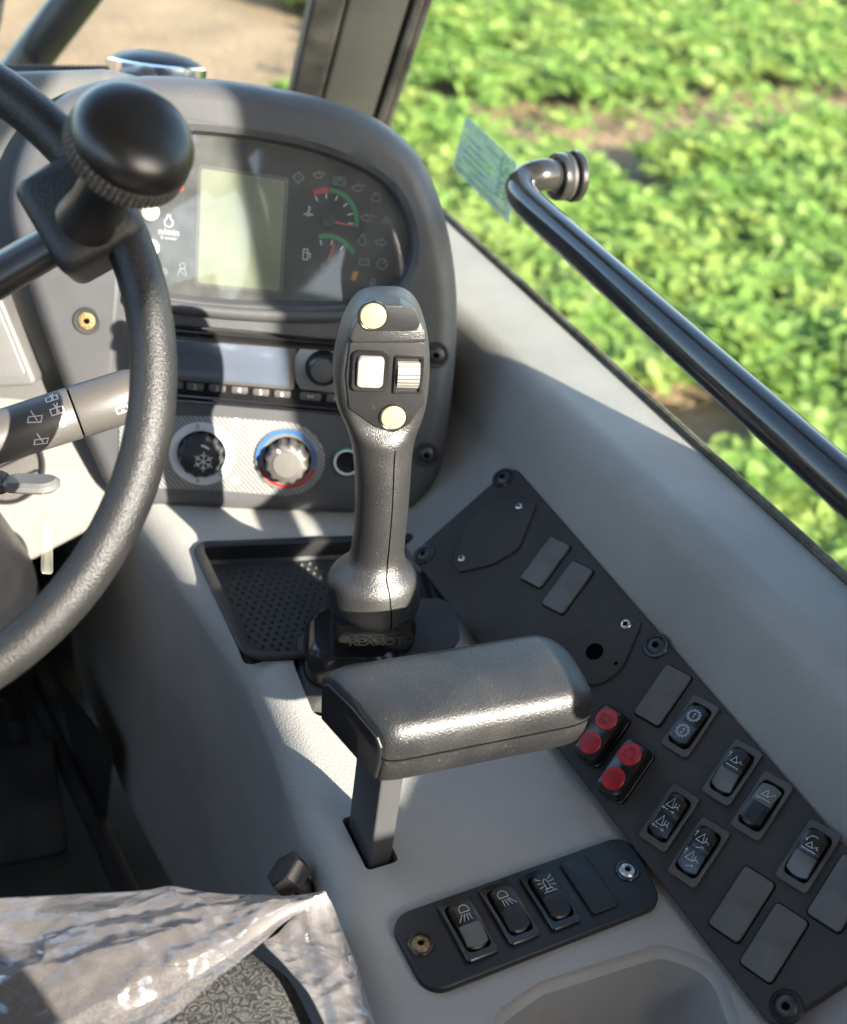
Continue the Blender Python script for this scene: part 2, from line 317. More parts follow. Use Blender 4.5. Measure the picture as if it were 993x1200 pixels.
def frame_ring(out, inn, z0, z1, bev=.0006):
    # a closed ring with an opening: outer and inner outlines of equal vertex count
    o1 = [(x, y, z0) for x, y in out]; o2 = [(x, y, z1-bev) for x, y in out]; o3 = [(x, y, z1) for x, y in inset(out, bev)]
    i3 = [(x, y, z1) for x, y in inset(inn, -bev)]; i2 = [(x, y, z1-bev) for x, y in inn]; i1 = [(x, y, z0) for x, y in inn]
    return loft([o1, o2, o3, i3, i2, i1], closed=True)
def lathe(prof, n=32, cap=True):
    rings = [[(r*math.cos(2*math.pi*i/n), r*math.sin(2*math.pi*i/n), z) for i in range(n)] for r, z in prof]; return loft(rings, cap, cap)
def sweep(path, rad, n=16, cap=True, sx=1.0):
    path = [V(p) for p in path]; rings = []; nn = None
    for i, p in enumerate(path):
        t = (path[min(i+1, len(path)-1)] - path[max(i-1, 0)]).normalized()
        if nn is None:
            nn = t.orthogonal().normalized()
        nn = (nn - t*nn.dot(t)).normalized(); bn = t.cross(nn); r = rad[i] if isinstance(rad, (list, tuple)) else rad
        rings.append([p + nn*(r*sx*math.cos(2*math.pi*k/n)) + bn*(r*math.sin(2*math.pi*k/n)) for k in range(n)])
    return loft(rings, cap, cap)
def crom(pts, per=6, closed=False):
    pts = [V(p) for p in pts]; n = len(pts); out = []
    for i in range(n if closed else n-1):
        if closed: a, b, c, d = pts[i-1], pts[i], pts[(i+1) % n], pts[(i+2) % n]
        else: a, b, c, d = pts[max(i-1, 0)], pts[i], pts[i+1], pts[min(i+2, n-1)]
        for k in range(per):
            t = k/per; out.append(.5*((2*b)+(c-a)*t+(2*a-5*b+4*c-d)*t*t+(3*b-a-3*c+d)*t**3))
    if not closed: out.append(pts[-1])
    return out
def box(x0, x1, y0, y1, z0, z1, bev=.001): return plate([(x0, y0), (x1, y0), (x1, y1), (x0, y1)], z0, z1, bev, 2)
def strokes(lines, wd, th=.0002):
    v, f = [], []
    for ln in lines:
        ln = [V((p[0], p[1])) for p in ln]; n = len(ln)
        if n < 2: continue
        cl = (ln[0]-ln[-1]).length < 1e-9 and n > 2; L, R = [], []
        for i in range(n):
            a = ln[i-1] if i else (ln[-2] if cl else ln[0]); b = ln[i]; c = ln[i+1] if i < n-1 else (ln[1] if cl else ln[-1])
            t1 = (b-a).normalized() if (b-a).length > 1e-9 else (c-b).normalized(); t2 = (c-b).normalized() if (c-b).length > 1e-9 else t1
            m = V((-t1.y-t2.y, t1.x+t2.x)); m = m/max(m.length_squared, .7)*2*.5
            L.append(b+m*wd); R.append(b-m*wd)
        k = len(v); v += [(p.x, p.y, th) for p in L] + [(p.x, p.y, th) for p in R]
        for i in range(n-1): f.append((k+i, k+n+i, k+n+i+1, k+i+1))
    return v, f
def arc(cx, cy, r, a0, a1, n=12): return [(cx+r*math.cos(math.radians(a0+(a1-a0)*i/n)), cy+r*math.sin(math.radians(a0+(a1-a0)*i/n))) for i in range(n+1)]
def sector(cx, cy, ri, ro, a0, a1, n=16, th=.0002):
    a, b = arc(cx, cy, ri, a0, a1, n), arc(cx, cy, ro, a0, a1, n); v = [(x, y, th) for x, y in a+b]
    return v, [(i, i+n+1, i+n+2, i+1) for i in range(n)]
def text_vf(s, size, th=.0002, bold=0.0, align='CENTER'):
    cu = bpy.data.curves.new('t', 'FONT'); cu.body = s; cu.size = size; cu.align_x = align; cu.align_y = 'CENTER'; cu.offset = bold; cu.resolution_u = 3
    o = bpy.data.objects.new('t', cu); link(o); dg = bpy.context.evaluated_depsgraph_get(); me = bpy.data.meshes.new_from_object(o.evaluated_get(dg))
    vf = ([V((v.co.x, v.co.y, th)) for v in me.vertices], [tuple(p.vertices) for p in me.polygons]); bpy.data.objects.remove(o); bpy.data.curves.remove(cu); bpy.data.meshes.remove(me); return vf
def cut(o, cutters):
    tmp = []
    for vf in cutters:
        c = mk('cutter', vf, 'hole'); tmp.append(c)
        md = o.modifiers.new('b', 'BOOLEAN'); md.operation = 'DIFFERENCE'; md.solver = 'EXACT'; md.object = c
    bpy.context.view_layer.update(); dg = bpy.context.evaluated_depsgraph_get()
    me = bpy.data.meshes.new_from_object(o.evaluated_get(dg)); me.name = o.data.name; o.modifiers.clear(); o.data = me
    me.shade_smooth(); me.set_sharp_from_angle(angle=math.radians(38))
    for c in tmp: W.pop(c, None); bpy.data.objects.remove(c)
def px2d(fr, pts, wz=0.0): return [fr.uv(x, y, wz) for x, y in pts]
def sc(lines, s, dx=0, dy=0): return [[(x*s+dx, y*s+dy) for x, y in l] for l in lines]

# ------------------------------------------------------------------ the setting outside
mk('ground', ([(-300, -300, 0), (300, -300, 0), (300, 300, 0), (-300, 300, 0)], [(0, 1, 2, 3)]), 'soil', smooth=0)['kind'] = 'structure'
def crop():
    BX, BY = (2.9, 3.3, 3.99, 4.46, 5.5, 6.6, 8), (8.3, 7.75, 7.2, 7.2, 7.6, 7.9, 8.2)      # a thin bare track across the crop
    n = 200000; d = 2.2 + 20*rng.random(n)**1.5; lo = math.radians(4); a = lo + (math.radians(66)-lo)*rng.random(n)
    x = d*np.sin(a); y = d*np.cos(a); keep = []
    for i in range(n):
        q = noise.fractal(V((x[i]*.55, y[i]*.55, 3.1)), 1, 2, 4)
        # bare strip straight ahead, plants to the side
        ang = math.degrees(a[i]); edge = (ang-15.5)/4
        if abs(y[i]-np.interp(x[i], BX, BY)+.35*noise.noise(V((x[i]*1.3, y[i]*1.3, 9)))) < .55 and random.random() < .92: keep.append(False); continue
        keep.append(q*1.0 + .5 + min(edge, 1)*.75 - .5 > .20 + .22*random.random())
    k = np.array(keep); x, y, d = x[k], y[k], d[k]; n = len(x)
    hgt = np.array([noise.noise(V((x[i]*2.2, y[i]*2.2, 0)))*.5+.5 for i in range(n)])
    z = .02+.24*hgt+.10*rng.random(n)
    s = (.028+.045*rng.random(n))*(.7+.06*d); yaw = rng.random(n)*2*np.pi; tilt = rng.normal(0, .35, n); roll = rng.normal(0, .3, n)
    T = np.array([(-1, 0, 0), (-.35, -.52, .05), (.55, -.42, .02), (1.1, 0, -.22), (.55, .42, .02), (-.35, .52, .05)])
    P = T[None]*s[:, None, None]
    ct, st = np.cos(tilt)[:, None], np.sin(tilt)[:, None]; X = P[..., 0]*ct+P[..., 2]*st; Z = -P[..., 0]*st+P[..., 2]*ct; Y = P[..., 1]
    cr, sr = np.cos(roll)[:, None], np.sin(roll)[:, None]; Y, Z = Y*cr-Z*sr, Y*sr+Z*cr
    cy, sy = np.cos(yaw)[:, None], np.sin(yaw)[:, None]; X, Y = X*cy-Y*sy, X*sy+Y*cy
    co = np.stack([X+x[:, None], Y+y[:, None], Z+z[:, None]], -1).reshape(-1, 3)
    me = bpy.data.meshes.new('crop_plants'); nv = len(co); me.vertices.add(nv); me.vertices.foreach_set('co', co.ravel())
    base = np.arange(n)[:, None]*6; fa = np.concatenate([base+np.array([0, 1, 2, 3]), base+np.array([0, 3, 4, 5])], 1).reshape(-1, 4)
    me.loops.add(fa.size); me.loops.foreach_set('vertex_index', fa.ravel().astype(np.int32)); me.polygons.add(len(fa))
    me.polygons.foreach_set('loop_start', (np.arange(len(fa))*4).astype(np.int32)); me.polygons.foreach_set('loop_total', np.full(len(fa), 4, np.int32)); me.update(calc_edges=True)
    me.materials.append(M['leaf']); o = place('crop_plants', me); o['kind'] = 'stuff'; o['label'] = 'leafy green crop and weeds growing over the soil beside the cab'; o['category'] = 'plants'
crop()

# ------------------------------------------------------------------ cab: floor, console, lining
ZC = 1.69
fl = mk('cab_floor', box(-.9, .62, .0, 1.55, 1.06, 1.10, .002), 'floor'); tag(fl, 'dark floor mat of the cab in the footwell', 'floor')
# console: lofted along its length
def lerp(a, b, t): return a+(b-a)*t
def interp(tab, y):
    tab = sorted(tab)
    if y <= tab[0][0]: (a, b) = tab[0], tab[1]
    elif y >= tab[-1][0]: (a, b) = tab[-2], tab[-1]
    else:
        for a, b in zip(tab, tab[1:]):
            if a[0] <= y <= b[0]: break
    return a[1]+(b[1]-a[1])*(y-a[0])/(b[0]-a[0])
TOPX = [(.15, .196), (.41, .196), (.55, .203), (.65, .205), (.75, .200), (.89, .168), (1.06, .130), (1.36, .090)]
def wallx(y, drop): # the side wall leans towards the driver's feet as it goes down
    return interp(TOPX, y) - drop*.01
def console_section(y):
    tx = interp(TOPX, y); pts = []
    for drop in (.52, .3, .15, .06): pts.append((wallx(y, drop), y, ZC-drop))
    R = .032
    for k in range(7):
        a = math.pi/2*k/6*.9; pts.append((tx-.006+R*(1-math.cos(a))*1.0, y, ZC-R+R*math.sin(a)/math.sin(math.pi/2*.9)))
    pts += [(tx+.07, y, ZC), (tx+.15, y, ZC), (.56, y, ZC), (.56, y, ZC-.52)]
    return pts
ys = list(np.linspace(.12, 1.34, 50))
console = mk('side_console', loft([console_section(y) for y in ys]), 'grey', smooth=40)
tag(console, 'grey moulded side console carrying the joystick and switches', 'console')
ptray = [(228, 640), (494, 630), (520, 722), (372, 769), (291, 773)]
tray2d = rpoly([tuple(onz(x, y, ZC))[:2] for x, y in ptray], [.012, .012, .02, .02, .02], 6)
pcup = [(572, 1192), (632, 1150), (775, 1105), (842, 1128), (905, 1290), (640, 1370)]
cup2d = rpoly([tuple(onz(x, y, ZC))[:2] for x, y in pcup], [.02, .03, .03, .03, .03, .03], 6)
pit_c = onz(398, 792, ZC); pit2d = rpoly([tuple(onz(x, y, ZC))[:2] for x, y in [(343, 775), (372, 735), (470, 735), (480, 800), (440, 850), (368, 838)]], .012, 5)
SLOT = onz(433, 988, ZC)
_c = [onz(407, 962, ZC), onz(434, 1016, ZC), onz(461, 1006, ZC)]; PE1, PE2 = (_c[1]-_c[0]).length, (_c[2]-_c[1]).length
slotfr = Fr((_c[0]+_c[2])/2, (_c[1]-_c[0]), (0, 0, 1))
slot2d = [(p.x, p.y) for p in [slotfr.M @ V((x, y, 0)) for x, y in rect(PE1+.006, PE2+.007, .004)]]
def cup_cutter():
    o = ccw(cup2d); rings = [[(x, y, ZC+.01) for x, y in inset(o, -.012)], [(x, y, ZC+.0005) for x, y in inset(o, -.006)]]
    for k in range(5):
        a = math.pi/2*k/4; rings.append([(x, y, ZC-.008*math.sin(a)) for x, y in inset(o, .006*(1-math.cos(a))-.0)])
    rings += [[(x, y, ZC-.06) for x, y in inset(o, .010)], [(x, y, ZC-.075) for x, y in inset(o, .022)]]
    return loft(rings)
cut(console, [plate(tray2d, ZC-.022, ZC+.05, 0), cup_cutter(), plate(pit2d, ZC-.05, ZC+.05, 0), plate(slot2d, ZC-.05, ZC+.05, 0)])
# console turn knob by the seat
kf = Fr(onz(352, 1037, ZC-.03), (1, 0, 0), camvec(-.5, .6, .3)); kp = [(.016*(1 if i % 2 else .86)*math.cos(i*math.pi/6), .016*(1 if i % 2 else .86)*math.sin(i*math.pi/6)) for i in range(12)]
kk = thing('clamp_knob', 'small black star knob on the console side next to the seat', 'knob', kf)
mk('grip', plate(kp, .006, .022, .003), 'rubber', kk, kf); mk('stem', lathe([(.008, -.03), (.008, .007)], 20), 'steel', kk, kf)

# plane of the sloping switch panel
PA, PB, PT = onz(483, 650, 1.703), onz(902, 1203, 1.696), onz(601, 546, 1.785)
PN = (PB-PA).cross(PT-PA).normalized()
if PN.z < 0: PN = -PN
P0 = PA
# right lining with window sill
_a, _b = on(601, 546, P0, PN), on(993, 985, P0, PN); XPR = [(_b.y, _b.x), (_a.y, _a.x)]; ZPR = [(_b.y, _b.z), (_a.y, _a.z)]
XPL = [(PB.y, PB.x), (PA.y, PA.x)]
XSI = [(.446, .563), (1.036, .50), (1.3, .472)]; XSO = [(.53, .624), (1.283, .582), (1.5, .57)]
def lining_section(y):
    xp, zp, xi, xo = interp(XPR, y), interp(ZPR, y), interp(XSI, y), interp(XSO, y)
    xp2 = min(xp, xi-.004); a = V((xp2, y, zp-.012)); b = V((xi, y, 1.862)); c = V((xo, y, 1.872))
    pl = V((interp(XPL, y)+.012, y, ZC-.004)); pts = [V((pl.x, y, ZC-.06)), pl, pl.lerp(a, .5), pl.lerp(a, .93)]
    k1, k2 = a.lerp(b, .12), a.lerp(b, .55); pts += [a.lerp(b, .03), k1, k2]
    d1, d2 = (b-a).normalized(), (c-b).normalized(); R = .022
    for k in range(7):
        t = k/6; p0, p1, p2 = b-d1*R*1.3, b, b+d2*R; pts.append(p0*(1-t)**2+p1*2*t*(1-t)+p2*t*t)
    pts += [b.lerp(c, .7), c, V((xo+.004, y, 1.868)), V((xo+.004, y, ZC-.06))]
    return pts
lin = mk('side_lining', loft([lining_section(y) for y in np.linspace(.10, 1.48, 46)]), 'lining', smooth=45)
tag(lin, 'grey moulded side lining with rounded window sill beside the switch panel', 'lining')
mk('sill_seal', sweep([(interp(XSO, y)+.004, y, 1.874) for y in np.linspace(.1, 1.5, 30)], .0045, 8), 'olive_seal', lin)

# side window glass
gx = lambda y: interp(XSO, y)+.010
gp = [(gx(.10), .10, 1.872), (gx(1.66), 1.66, 1.872), (gx(1.40), 1.10, 2.75), (gx(.10), .10, 2.75)]
gl = mk('side_window_glass', join((gp, [(0, 1, 2, 3)])), 'pane', smooth=0)
md = gl.modifiers.new('thick', 'SOLIDIFY'); md.thickness = .004
tag(gl, 'clear side window pane beyond the grab rail', 'window')
GN = V((gp[1][1]-gp[0][1], -(gp[1][0]-gp[0][0]), 0)).normalized()*-1           # into the cab
GP = V(gp[0])+GN*.002
def onglass(x, y, off=.003): return on(x, y, GP+GN*off, GN)
# sticker
stf = Fr(onglass(568, 198), (0, -1, 0), GN); st = thing('window_sticker', 'pale green translucent sticker with mirrored print on the side window', 'sticker', stf)
sp = px2d(stf, [(547, 135), (607, 192), (597, 263), (530, 196)])
mk('film', plate(rpoly(sp, .004, 4), 0, .0004, 0), 'sticker', st, stf)
def quadpt(s, t):
    a, b, c, d = [V((*p, 0)) for p in sp]; return (a.lerp(b, s)).lerp(d.lerp(c, s), t)
lns = []
for t, s0, s1, wd in ((.16, .45, .72, 1), (.3, .1, .4, 1), (.42, .15, .62, 1), (.54, .1, .6, 1), (.66, .12, .55, 1), (.78, .3, .7, 1), (.9, .05, .93, 1)):
    lns.append([tuple(quadpt(s0, t))[:2], tuple(quadpt(s1, t))[:2]])
mk('print', strokes(lns, .0014, .0007), 'stickerprint', st, stf)
q = []
for i in range(9):
    for j in range(14):
        if rng.random() < .55:
            a = quadpt(.72+i*.022, .08+j*.05); q.append([(a.x, a.y), (a.x+.004, a.y)])
mk('code_print', strokes(q, .0018, .0007), 'stickerprint', st, stf)
cc = quadpt(.1, .86); mk('seal_print', strokes([arc(cc.x, cc.y, .007, 0, 360, 16)], .0012, .0007), 'stickerprint', st, stf)

# grab rail
gr = thing('grab_rail', 'glossy black tubular grab rail bolted across the side window', 'grab rail', Fr((.54, .7, 2.007), (0, -1, 0), (0, 0, 1)))
endp = onglass(664, 207, .0); RX = .535
p = [V((RX, y, 2.007)) for y in (.15, .4, .6, .8, .95)] + [V((RX, 1.005, 2.008)), V((RX+.004, 1.032, 2.011)), V((RX+.016, 1.047, 2.015)), V((RX+.034, 1.047, 2.021))]
e2 = endp + GN*.008; p += [p[-1].lerp(e2, .6), e2]
mk('tube', sweep(crom(p, 6), .0162, 28), 'railpaint', gr)
ff = Fr(endp + GN*.001, (0, 0, 1), GN)
mk('flange', lathe([(.0235, .003), (.0245, .0045), (.0245, .0115), (.0238, .0130), (.021, .0138), (.0170, .0142), (.0160, .018)], 40), 'railpaint', gr, ff)
mk('washer', lathe([(.0245, -.001), (.0245, .0028), (.0238, .0034)], 36), 'seal', gr, ff)
mk('outer_disc', lathe([(.025, -.014), (.0265, -.012), (.0265, -.007), (.025, -.0055)], 36), 'gloss', gr, ff)
# A pillar, windscreen
def pillar_sec(P, along):
    along = V(along).normalized(); ex = (r_ - along*r_.dot(along)).normalized(); ey = along.cross(ex); return ex, ey
pa, pb = at(398, 118, 1.62), at(432, -6, 1.46); ax = (pb-pa).normalized(); ex, ey = pillar_sec(pa, ax)
pil = thing('windscreen_pillar', 'dark grey raked windscreen pillar behind the dashboard', 'pillar', Fr(pa, ex, ax))
pf = Fr(pa, ex, ax); lo, hi = -.55, 1.0
mk('post', plate(rpoly([(-.0295, -.03), (.05, -.03), (.05, .03), (-.0295, .03)], .008), lo, hi, 0), 'pillar', pil, pf)
mk('seal', plate(rpoly([(-.071, -.034), (-.030, -.034), (-.030, .03), (-.071, .03)], .006), lo, hi, 0), 'seal', pil, pf)
mk('seal', plate(rpoly([(.0505, -.036), (.064, -.036), (.064, .03), (.0505, .03)], .004), lo, hi, 0), 'seal', pil, pf)
mk('seal_lip', plate(rpoly([(.066, -.022), (.076, -.022), (.076, .03), (.066, .03)], .003), lo, hi, 0), 'seal', pil, pf)
ws = [pf.p(-.06, .0, lo+.2), pf.p(-.06, .0, hi), pf.p(-.06, .0, hi)+V((-1.5, .25, 0)), pf.p(-.06, .0, lo+.2)+V((-1.5, .25, 0))]
wg = mk('windscreen_glass', (ws, [(0, 1, 2, 3)]), 'pane', smooth=0); md = wg.modifiers.new('thick', 'SOLIDIFY'); md.thickness = .005
tag(wg, 'clear windscreen pane above the dashboard', 'window')
# strut outside the windscreen
a, b = at(18, 92, 2.0), at(118, -40, 1.9)
stt = thing('boom_strut', 'dark round strut crossing outside the windscreen', 'strut', Fr(a, r_, (b-a)))
mk('tube', sweep([a+(a-b)*3, a, b, b+(b-a)*3], .034, 20), 'steel', stt)
mk('hose', sweep([at(-330, 700, 1.9), at(-120, 330, 1.9), at(-16, 60, 1.9), at(-6, 20, 1.9), at(0, -30, 1.9), at(40, -300, 1.9)], .012, 10), 'rubber', stt)

# ------------------------------------------------------------------ unseen cab shell, guessed and placed to shape sun and shade
M['liner'] = mat('pale_headliner', (.42, .41, .39), .8, bump=('n', 300, .3))
bp_ = mk('shading_door_pillar', plate([(.645, .15), (.70, .15), (.70, .52), (.645, .52)], 1.1, 2.795, .004), 'outer'); tag(bp_, 'unseen wide grey door pillar added to shade the dash', 'pillar')  # added out of view; its shadow covers the right of the dash
pr = [(-1.66, 1.1), (.148, 1.1), (.148, 2.10), (-.10, 2.11), (-.25, 2.12), (-.37, 2.16), (-.44, 2.202), (-.50, 2.235), (-.80, 2.30), (-1.66, 2.50)]  # unseen panel, top edge stepped so sun lands only in chosen patches
rp_ = mk('shading_side_panel', loft([[(x, y, z) for y, z in pr] for x in (.65, .70)]), 'outer'); tag(rp_, 'unseen grey rear side panel with its top edge shaped for the sun patches', 'side panel')
cp_ = mk('unseen_rear_pillar', plate([(.703, -1.75), (.74, -1.75), (.74, -1.66), (.703, -1.66)], 2.20, 2.79, .004), 'outer'); tag(cp_, 'unseen grey rear corner pillar added to bound the sunlight', 'pillar')  # guessed, out of view; bounds the opening the sun enters by
rf = mk('unseen_cab_roof', plate(rpoly([(-.95, -1.75), (.70, -1.75), (.70, 1.05), (-.95, 1.05)], .06), 2.80, 2.85, .01), 'liner'); tag(rf, 'unseen pale lined cab roof set to shade the wheel rim', 'roof')  # out of view, height set to keep sun off the wheel rim
lw = mk('unseen_left_wall', plate([(-.97, -1.66), (-.93, -1.66), (-.93, 1.45), (-.97, 1.45)], 1.1, 2.22, .004), 'outer'); tag(lw, 'unseen grey lower door wall added to cut light from the far side', 'wall')  # out of view, added and raised to darken the console's side wall
rwv = [(-.92, 1.1), (.64, 1.1), (.64, 2.79), (-.92, 2.79)]; rwh = [(-.74, 2.30), (-.55, 2.27), (-.575, 2.47), (-.60, 2.46)]  # opening shaped so its reflection gives the white glare on the cluster lens
rw = mk('unseen_rear_wall', loft([[(x, y, z) for x, z in P] for y, P in ((-1.68, rwv), (-1.72, rwv), (-1.72, rwh), (-1.68, rwh))], closed=True), 'outer', smooth=0); tag(rw, 'unseen grey rear wall with an opening shaped for the cluster glare', 'wall')
# ------------------------------------------------------------------ dashboard
PH, TA = math.radians(19), math.radians(16)
DN = V((-math.sin(PH)*math.cos(TA), -math.cos(PH)*math.cos(TA), math.sin(TA)))
D = Fr((.282, .955, 1.69), (math.cos(PH), -math.sin(PH), 0), DN)
hp = [(128, 585), (180, 603), (330, 607), (465, 608), (500, 592), (517, 560), (529, 500), (538, 400), (536, 325), (521, 250), (494, 188), (455, 150), (410, 128), (340, 108), (240, 93), (140, 90), (70, 108), (22, 160), (2, 230), (14, 300), (58, 430), (98, 530)]
ho = ccw([(v.x, v.y) for v in crom([(*q, 0) for q in px2d(D, hp)], 4, True)])
def housing_rings():
    R = []
    for w0, ins in ((-.26, .03), (-.14, .006), (-.06, -.002), (-.030, 0)): R.append([(x, y, w0) for x, y in inset(ho, ins)])
    for k in range(1, 7):
        a = math.pi/2*k/6; R.append([(x, y, -.030+.030*math.sin(a)) for x, y in inset(ho, .022*(1-math.cos(a)))])
    return R
dash = mk('dashboard', loft(housing_rings()), 'dash', None, D, smooth=50)
tag(dash, 'charcoal dashboard housing with hooded instrument opening', 'dashboard')
cl = [(150, 300), (165, 200), (205, 163), (260, 162), (340, 174), (400, 192), (445, 216), (470, 250), (479, 292), (468, 326), (444, 345), (400, 353), (300, 353), (215, 346), (165, 335)]
co_ = ccw([(v.x, v.y) for v in crom([(*q, 0) for q in px2d(D, cl)], 4, True)])
def tapered(o, prof): return loft([[(x, y, z) for x, y in inset(o, d)] for d, z in prof])
cl_cut = tapered(co_, [(0, -.026), (-.0015, -.012), (-.005, -.003), (-.011, 0.0), (-.014, .03)])
rd = rpoly(px2d(D, [(160, 376), (440, 400), (436, 486), (160, 464)]), .006, 4)
cut(dash, [xf(cl_cut, D), xf(plate(rd, -.012, .03, 0), D)])
# lip below the instrument opening
lp = [D.p(*D.uv(x, y), .002) for x, y in ((150, 350), (220, 362), (300, 369), (380, 371), (430, 366))]
mk('lip', sweep(crom(lp, 5), .0085, 14, sx=.7), 'dash', dash)
cw = px2d(D, [(-420, 104), (0, 84), (120, 80), (170, 100), (110, 400), (140, 585), (-420, 700)], -.05)
mk('cowl', plate(rpoly(cw, .02, 5), -.2, -.05, .02, 5), 'dash2', dash, D)
def screw(parent, fr, r=.007, m='dkscrew', recess='rubber', cup=1.5, drive='hex', name='screw'):
    s = mk(name, lathe([(r, 0), (r, .0012), (r*.8, .0026), (r*.42, .003), (r*.40, .0016), (.0001, .0014)], 20), m, parent, fr)
    if recess: mk('cup_washer', lathe([(r*cup, -.0005), (r*cup, .0008), (r*cup*.93, .0016), (r*1.08, .0014), (r*1.04, .0002)], 24, False), recess, s, fr)
    if drive == 'hex': mk('socket', plate(circ(r*.36, 6), .0, .0019, 0), 'hole', s, fr)
    if drive == 'cross': mk('cross_slot', join(box(-r*.55, r*.55, -r*.13, r*.13, .0, .0033, 0), box(-r*.13, r*.13, -r*.55, r*.55, .0, .0034, 0)), 'hole', s, fr)
    return s
for x, y, m in ((102, 376, 'rust'), (511, 416, 'dkscrew'), (500, 533, 'dkscrew')):
    screw(dash, D.sub(*D.uv(x, y), .0002), .0085, m, 'rubber', 1.6)

# ---- instrument cluster
WC = -.019
ic = thing('instrument_cluster', 'instrument cluster with blank pale green screen and two gauges', 'gauge', D.sub(*D.uv(300, 262, WC), WC))
mk('face', plate(inset(co_, -.003), -.026, WC, 0), 'clusterface', ic, D)
lc = px2d(D, [(236, 197), (334, 212), (327, 341), (232, 331)], WC)
mk('screen_frame', plate(rpoly([(x*1, y*1) for x, y in inset(ccw(lc), -.0035)], .004), WC, WC+.0012, .0008), 'bezel', ic, D)
mk('screen', plate(rpoly(lc, .003), WC, WC+.0018, .0003), 'lcd', ic, D)
T0 = WC+.0004
def dpx(x, y): return D.uv(x, y, WC)
mm = 1/1.19/1000   # metres per photo pixel on the dash
def gauge(cx, cy, R, segs, needle_a, nl, ticks):
    c = dpx(cx, cy); g = mk('gauge', xf(join(*[sector(0, 0, R*.86*mm, R*mm, a0, a1) for a0, a1, m in segs if m == 'green']), Matrix.Translation((c[0], c[1], T0))), 'green', ic, D, smooth=0)
    for mname in ('gred', 'orange'):
        ss = [sector(0, 0, R*.84*mm, R*mm, a0, a1) for a0, a1, m in segs if m == mname]
        if ss: mk('warning_band', xf(join(*ss), Matrix.Translation((c[0], c[1], T0))), mname, g, D, smooth=0)
    tl = [[(R*.66*mm*math.cos(math.radians(a)), R*.66*mm*math.sin(math.radians(a))), (R*.82*mm*math.cos(math.radians(a)), R*.82*mm*math.sin(math.radians(a)))] for a in ticks]
    mk('tick_marks', xf(strokes(tl, .0010), Matrix.Translation((c[0], c[1], T0))), 'white', g, D, smooth=0)
    mk('hub', xf(lathe([(9*mm, 0), (9*mm, .003), (7.5*mm, .004)], 24), Matrix.Translation((c[0], c[1], WC))), 'gloss', g, D)
    a = math.radians(needle_a); d = V((math.cos(a), math.sin(a))); nrm = V((-d.y, d.x)); b = V(c)+d*9*mm; e = V(c)+d*nl*mm
    mk('needle', ([(*(b+nrm*.0012), WC+.003), (*(b-nrm*.0012), WC+.003), (*(e-nrm*.0005), WC+.003), (*(e+nrm*.0005), WC+.003)], [(0, 1, 2, 3)]), 'needle', g, D, smooth=0)
gauge(384, 258, 37, [(92, 122, 'gred'), (-8, 90, 'green')], -6, 31, (122, 97, 72, 45, 20, -2))
gauge(383, 312, 38, [(30, 110, 'green'), (-22, -4, 'orange')], 75, 30, (108, 82, 55))
